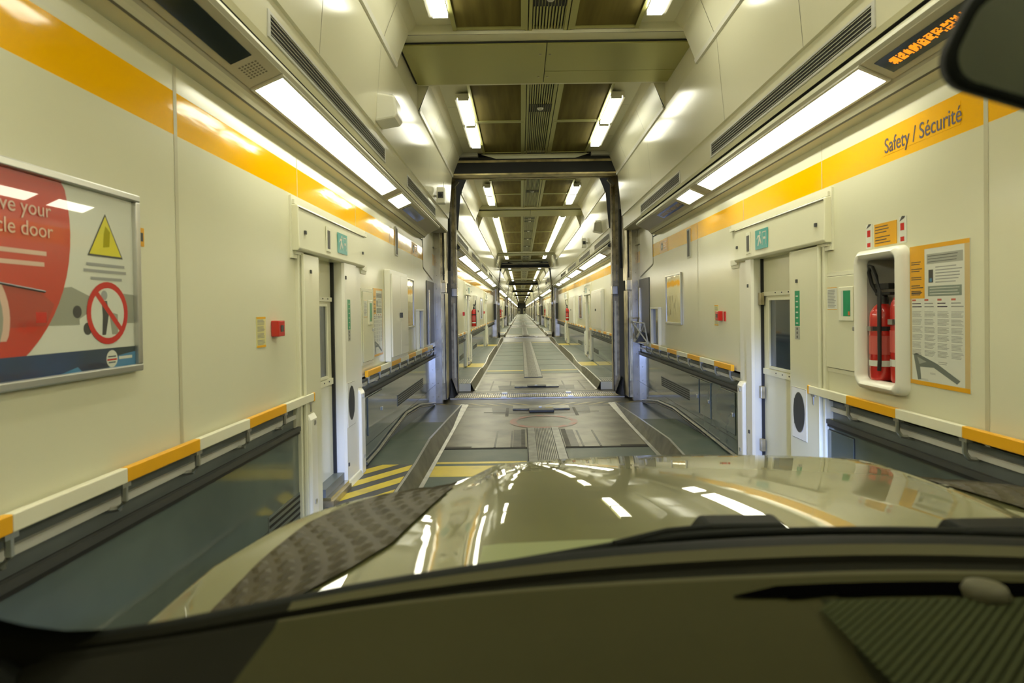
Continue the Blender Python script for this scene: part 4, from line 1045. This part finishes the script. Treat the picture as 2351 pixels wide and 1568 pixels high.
for k in range(2, NW + 1):
    for o, l in reg:
        base = o.name.split('.')[0]
        if l == 1 and k > 2: continue
        if k > 2 and base in ('air_vent', 'ceiling_panel', 'ceiling_grille', 'threshold_plate', 'handrail', 'walkway', 'centre_channel') and k > 5: continue
        if k > 3 and base.startswith('door_') and base != 'door_frame': continue
        if k > 3 and base in ('soffit_light', 'ceiling_light'):      # too far to show their frames
            src = [q for q in KIDS[o.name] if q.name.startswith('diffuser')][0]; c = src.copy(); C.objects.link(c); c.parent = None; c.location = (0, PER * (k - 1), 0); c.name = base
            for key in ('label', 'category'): c[key] = o[key]
            relabel(c, k); continue
        c = copy_tree(o, PER * (k - 1))
        if base.startswith('door_') and base != 'door_frame':
            NDOOR += 1; c.name = 'door_%d' % NDOOR
        relabel(c, k)
for o in bpy.data.objects:
    b = o.name.split('.')[0]
    if o.parent is None and b in ('soffit_light', 'ceiling_light', 'air_vent', 'handrail', 'ceiling_panel'):
        o['group'] = {'soffit_light': 'light strips along the side soffits', 'ceiling_light': 'ceiling lights in two rows', 'air_vent': 'slotted vents above the walls', 'handrail': 'yellow and white handrails', 'ceiling_panel': 'mesh ceiling panels'}[b]
    if o.parent is None and b in ('door_frame', 'portal_frame', 'gangway_bellows'): o['group'] = {'door_frame': 'fire door frames', 'portal_frame': 'inner portals', 'gangway_bellows': 'gangway bellows'}[b]
YE = 12.55 + PER * NW
m = MB(); m.box(-1.9, 1.9, YE, YE + .1, 0, 4.6, DGREY)
for s in (-1, 1): m.box(s * .55, s * 1.5, YE - .06, YE, .1, 2.1, CREAM); m.box(s * .75, s * 1.3, YE - .08, YE - .06, 1.1, 1.9, DGREY)
struct(m.build('wall_back'))
m = MB(); m.box(-1.9, 1.9, Y0 - .1, Y0, 0, 4.6, CREAM); struct(m.build('wall_front'))

# ================================================================== THE CAR
XC = .20
car = empty('car', 'pale olive car we sit in, its glossy bonnet and dark dashboard in front', 'car', (XC, 1.0, 0))
def interp(tab, t):
    if t <= tab[0][0]: return tab[0][1]
    for (a, va), (b, vb) in zip(tab, tab[1:]):
        if t <= b: return va + (vb - va) * (t - a) / (b - a)
    return tab[-1][1]
def sm01(t): t = min(max(t, 0), 1); return t * t * (3 - 2 * t)
HALF = [(.70, 1.17), (1.0, 1.15), (1.3, 1.12), (1.5, 1.06), (1.62, 1.0), (1.72, .92), (1.80, .83), (1.86, .72), (1.92, .60), (1.97, .46), (2.01, .28), (2.03, .06)]
def hz_(x, Y):
    a = abs(x - XC)
    t = max(Y, 1.25) - 1.4
    z = 1.160 + .04 * t - .15 * t * t - .085 * max(1.25 - Y, 0)
    z += .045 * sm01((.70 - a) / .16) - .013 * min(a / .6, 1.2) ** 2
    z -= .10 * max(a - .80, 0) ** 2
    return z
rows = [.70 + .06 * k for k in range(20)] + [1.87, 1.90, 1.93, 1.955, 1.98, 2.0, 2.015, 2.03]
NU = 72
hb = MB(); k = hb.mi(PAINT); k2 = hb.mi(REARPALE); g = []
for Y in rows:
    h = interp(HALF, Y); r = []
    for u in range(NU + 1):
        x = XC + h * (-1 + 2 * u / NU); r.append(len(hb.v)); hb.v.append((x, Y, hz_(x, Y)))
    g.append(r)
for a in range(len(g) - 1):
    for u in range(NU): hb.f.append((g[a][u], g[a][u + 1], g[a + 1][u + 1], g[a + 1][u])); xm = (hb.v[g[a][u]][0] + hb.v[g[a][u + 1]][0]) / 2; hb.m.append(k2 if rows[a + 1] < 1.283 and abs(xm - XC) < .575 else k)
# rolled edge all the way round the wings and the nose
edge = [r[0] for r in g] + g[-1][1:-1] + [r[-1] for r in reversed(g)]
prev = edge
for off, dz in ((.012, -.004), (.022, -.016), (.028, -.04), (.03, -.30)):
    cur = []
    for q, i in enumerate(edge):
        p0 = Vector(hb.v[edge[max(q - 1, 0)]]); p1 = Vector(hb.v[edge[min(q + 1, len(edge) - 1)]]); d = (p1 - p0); nrm = Vector((-d.y, d.x, 0)).normalized()
        v = Vector(hb.v[i]) + nrm * off; cur.append(len(hb.v)); hb.v.append((v.x, v.y, v.z + dz))
    for q in range(len(edge) - 1): hb.f.append((prev[q], prev[q + 1], cur[q + 1], cur[q])); hb.m.append(k)
    prev = cur
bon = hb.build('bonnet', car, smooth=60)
XIN = [(1.0, .98), (1.06, .95), (1.12, .92), (1.25, .83), (1.36, .77), (1.55, .73), (1.85, .675)]
XOUT = [(1.0, 1.05), (1.3, 1.03), (1.5, 1.0), (1.65, .93), (1.75, .85), (1.85, .68)]
for s in (-1, 1):
    pm = MB(); kk = pm.mi(PLATE); kl = pm.mi(mat('chequer_plate_edge', (.10, .095, .065), .45)); ny, nx = 46, 16; gg = []
    for a in range(ny + 1):
        Y = 1.0 + .85 * a / ny; r = []
        for b in range(nx + 1):
            ax = interp(XIN, Y) + (interp(XOUT, Y) - interp(XIN, Y)) * b / nx; x = XC + s * ax
            bumpz = .0035 * (((a + (b // 2) * 2) % 4) < 2) * (b % 2)
            r.append(len(pm.v)); pm.v.append((x, Y, hz_(x, Y) + .006 + bumpz))
        gg.append(r)
    for a in range(ny):
        for b in range(nx): pm.f.append((gg[a][b], gg[a][b + 1], gg[a + 1][b + 1], gg[a + 1][b])); pm.m.append(kk)
    pm.build('chequer_plate', car)
# cowl, wiper and nozzle covers
def base_y(x): return .965 - .30 * (x - XC) ** 2
cb = MB()
xs = [-.74 + .06 * q for q in range(34)]
for a, b in zip(xs, xs[1:]):
    cb.poly([(a, base_y(a), 1.268), (b, base_y(b), 1.268), (b, base_y(b) + .13, 1.20), (a, base_y(a) + .13, 1.20)], CARBLK)
cb.build('cowl', car)
wp = MB(); wp.tube([(x, base_y(x) + .045, 1.268 + .016 * sm01((x + .34) / .35)) for x in [-.34 + .05 * q for q in range(26)]], .0075, CARBLK, 8); w1 = wp.build('wiper', car, smooth=50)
wa = MB(); wa.tube([(-.14, .97, 1.282), (-.05, 1.0, 1.290), (.03, 1.03, 1.285)], .007, CARBLK, 8); wa.build('wiper_arm', w1)
for a, b, c in ((.0, .15, .06), (.40, .62, .05)):
    kx = MB(); kx.prism([(a - .02, 1.24), (b + .03, 1.24), (b, 1.292), (a + .02, 1.292)], base_y((a + b) / 2) + c, base_y((a + b) / 2) + c + .06, CARBLK); kx.build('cowl_cover', car, bevel=.008)
# dashboard
base = [(-.83, .40, 1.50), (-.80, .50, 1.415), (-.785, .575, 1.372), (-.775, .62, 1.338), (-.765, .655, 1.315), (-.745, .69, 1.298), (-.70, .722, 1.291)] + [(x, base_y(x), 1.29) for x in [-.64 + .07 * q for q in range(30)]]
ROWS = [(0., .004, None), (.016, .004, CARBLK), (.030, .001, CARBLK), (.062, -.003, DASHL), (.066, -.012, DASHD), (.115, -.012, DASHD), (.122, .0, DASHL), (.135, .0, DASHL), (.155, -.004, DASH), (.22, -.006, DASH), (.40, -.03, DASH), (.75, -.16, DASH)]  # the sunken strip has its shadow put into the darker colour
dm = MB()
for a in range(len(base) - 1):
    for q in range(1, len(ROWS)):
        (o0, z0, _), (o1, z1, mm) = ROWS[q - 1], ROWS[q]
        f0, f1 = [.35 + .65 * sm01((base[i][0] + .80) / .9) for i in (a, a + 1)]
        A, B = base[a], base[a + 1]
        dx0 = -.10 * sm01((-.60 - A[0]) / .2); dx1 = -.10 * sm01((-.60 - B[0]) / .2)
        if A[0] < -.58 and mm is not CARBLK: mm = DASHD
        P = lambda S, o, z, f, dx: (S[0] + dx * o * 4, S[1] - o * (1 if o > .2 else f), S[2] + z)
        dm.poly([P(A, o0, z0, f0, dx0), P(B, o0, z0, f1, dx1), P(B, o1, z1, f1, dx1), P(A, o1, z1, f0, dx0)], mm)
dash = dm.build('dashboard', car, smooth=30)
vs = MB()
for q in range(22):
    x0 = -.02 + .065 * q; x1 = x0 + .065
    f = lambda x, o: (x, base_y(x) - o, 1.2885)
    o0 = .155 if q > 0 else .165
    vs.poly([f(x0, .153 if q else .172), f(x1, .153), f(x1, .19 - .006 * (q < 2)), f(x0, .19 if q else .176)], mat('slot_black', (.001, .001, .001), .9, spec=0.))
vs.build('defrost_slot', dash)
kn = MB(); kn.lathe((.288, .768, 1.286), [(.024, 0), (.026, .008), (.022, .016), (.012, .019), (0, .02)], mat('sensor_grey', (.06, .058, .03), .6, spec=.2), 20); kn.build('light_sensor', dash, smooth=50)
sg = MB()
sg.poly([(.085, .772, 1.2865), (1.3, .66, 1.2865), (1.3, .2, 1.2865), (.03, .2, 1.22)], mat('speaker_base', (.016, .017, .008), .9, spec=.03))
RIB = mat('speaker_rib', (.028, .033, .013), .9, spec=.05)
for q in range(130):
    x = .10 + q * .0125
    a = Vector((x, base_y(min(x, .9)) - .20, 1.289)); d = Vector((-.17, -.15, 0)).normalized(); L = min(.32, (x - .07) / .75); e = Vector((.0021, -.0021, 0))
    b = a + d * L
    if L > .02: sg.poly([a - e, a + e, b + e, b - e], RIB); sg.poly([a + e, a + e + Vector((.001, -.001, -.004)), b + e + Vector((.001, -.001, -.004)), b + e], RIB)
sg.build('speaker_grille', dash)
# windscreen, roof, pillar
ws = MB(); top = [(XC + (b[0] - XC) * .86, .16 - .10 * (b[0] - XC) ** 2, 1.99 - .03 * (b[0] - XC) ** 2) for b in base]
kk = ws.mi(WSGLASS); NV = 8; gg = []
for bp_, tp_ in zip(base[2:], top[2:]):
    r = []
    for v in range(NV + 1):
        t_ = v / NV; p_ = Vector(bp_).lerp(Vector(tp_), t_); p_.y += .03 * math.sin(math.pi * t_); p_.z += .02 * math.sin(math.pi * t_); r.append(len(ws.v)); ws.v.append(tuple(p_))
    gg.append(r)
for a in range(len(gg) - 1):
    for v in range(NV): ws.f.append((gg[a][v], gg[a + 1][v], gg[a + 1][v + 1], gg[a][v + 1])); ws.m.append(kk)
ws.build('windscreen', car, smooth=80)
ap = MB(); ap.tube([(-.80, .64, 1.20), (-.84, .56, 1.34), (-.87, .40, 1.52), (-.86, .22, 1.78), (-.80, .10, 1.98)], [.05, .045, .045, .05, .06], CARBLK, 10); ap.build('windscreen_pillar', car, smooth=60)
ap = MB(); ap.tube([(1.20, .64, 1.20), (1.24, .56, 1.34), (1.27, .40, 1.52), (1.26, .22, 1.78), (1.20, .10, 1.98)], [.05, .045, .045, .05, .06], CARBLK, 10); ap.build('windscreen_pillar', car, smooth=60)
rf = MB(); rf.prism([(-.85, 1.93), (-.6, 1.99), (1.0, 1.99), (1.25, 1.93), (1.2, 2.04), (.2, 2.07), (-.8, 2.04)], -2.4, .16, DASHD); rf.build('roof', car, bevel=.02)  # out of view, added to keep overhead light off the dashboard
# mirror: dark housing with a rounded rim, turned to the driver
def mirror():
    cx, cy, cz = .252, .575, 1.862
    ux = Vector((.92, -.10, -.34)).normalized(); nrm = Vector((-.2, -1, -.25)).normalized(); nrm = (nrm - ux * nrm.dot(ux)).normalized()
    uz = ux.cross(nrm).normalized() * -1
    if uz.z < 0: uz = -uz
    Wd, Hd = .130, .048
    def loop(w, h, r, d, k=6):
        o = []
        for sx, sz, a0 in ((1, 1, 0), (-1, 1, 90), (-1, -1, 180), (1, -1, 270)):
            for q in range(k + 1):
                an = math.radians(a0 + 90 * q / k); x = sx * (w - r) + r * math.cos(an); z = sz * (h - r) + r * math.sin(an)
                o.append(Vector((cx, cy, cz)) + ux * x + uz * z + nrm * d)
        return o
    LS = [loop(Wd * .55, Hd * .5, .02, -.045), loop(Wd * .9, Hd * .9, .03, -.03), loop(Wd, Hd, .032, -.012), loop(Wd, Hd, .032, .002), loop(Wd - .004, Hd - .004, .03, .005), loop(Wd - .009, Hd - .009, .027, .004)]
    b = MB()
    for A, B in zip(LS, LS[1:]):
        n = len(A)
        for q in range(n): b.poly([A[q], A[(q + 1) % n], B[(q + 1) % n], B[q]], CARBLK)
    b.poly(LS[0], CARBLK)
    o = b.build('rear_view_mirror', car, smooth=50)
    f = MB(); f.poly(loop(Wd - .009, Hd - .009, .027, .003), MIRG); f.build('mirror_face', o)
    st = MB(); st.tube([Vector((cx, cy, cz)) - nrm * .03, Vector((cx + .06, cy + .03, cz + .05))], .012, CARBLK, 8); st.build('stalk', o)
mirror()

# ================================================================== CAMERA AND LIGHTS
cam = bpy.data.cameras.new('camera'); co = bpy.data.objects.new('camera', cam); C.objects.link(co)
cam.sensor_width = 36; cam.lens = 36 * 1437 / 2351; cam.clip_start = .02; cam.clip_end = 600
cam.shift_x = -20.77 / 2351; cam.shift_y = -54.9 / 2351
roll, pitch = .0147, .0126
fw = Vector((0, math.cos(pitch), -math.sin(pitch))); up = Vector((0, math.sin(pitch), math.cos(pitch))); rt = Vector((1, 0, 0))
r2 = rt * math.cos(roll) - up * math.sin(roll); u2 = rt * math.sin(roll) + up * math.cos(roll)
M = Matrix((r2, u2, -fw)).transposed().to_4x4(); M.translation = Vector((-.28, 0, 1.65)); co.matrix_world = M
cam.dof.use_dof = True; cam.dof.focus_distance = 10.; cam.dof.aperture_fstop = 3.5
bpy.context.scene.camera = co
for s in (-1, 1):
    l = bpy.data.lights.new('headlamp', 'SPOT'); l.energy = 520; l.color = (.30, .42, 1.0); l.spot_size = math.radians(56); l.spot_blend = .5; l.shadow_soft_size = .06
    o = bpy.data.objects.new('headlamp', l); C.objects.link(o); o.location = (XC + s * .72, 2.12, .85); o.rotation_euler = (math.radians(75), 0, -s * math.radians(3))
w = bpy.data.worlds.new('World'); bpy.context.scene.world = w; w.use_nodes = True
w.node_tree.nodes['Background'].inputs[0].default_value = (.02, .02, .017, 1)
sc = bpy.context.scene
sc.view_settings.view_transform = 'Standard'; sc.view_settings.look = 'None'; sc.view_settings.exposure = 0.0
sc.cycles.max_bounces = 6; sc.cycles.diffuse_bounces = 4; sc.cycles.glossy_bounces = 4; sc.cycles.transparent_max_bounces = 8
sc.cycles.caustics_reflective = False; sc.cycles.caustics_refractive = False; sc.cycles.sample_clamp_indirect = 4
sc.cycles.use_denoising = True; sc.cycles.use_adaptive_sampling = True; sc.cycles.adaptive_threshold = .05; sc.cycles.adaptive_min_samples = 20
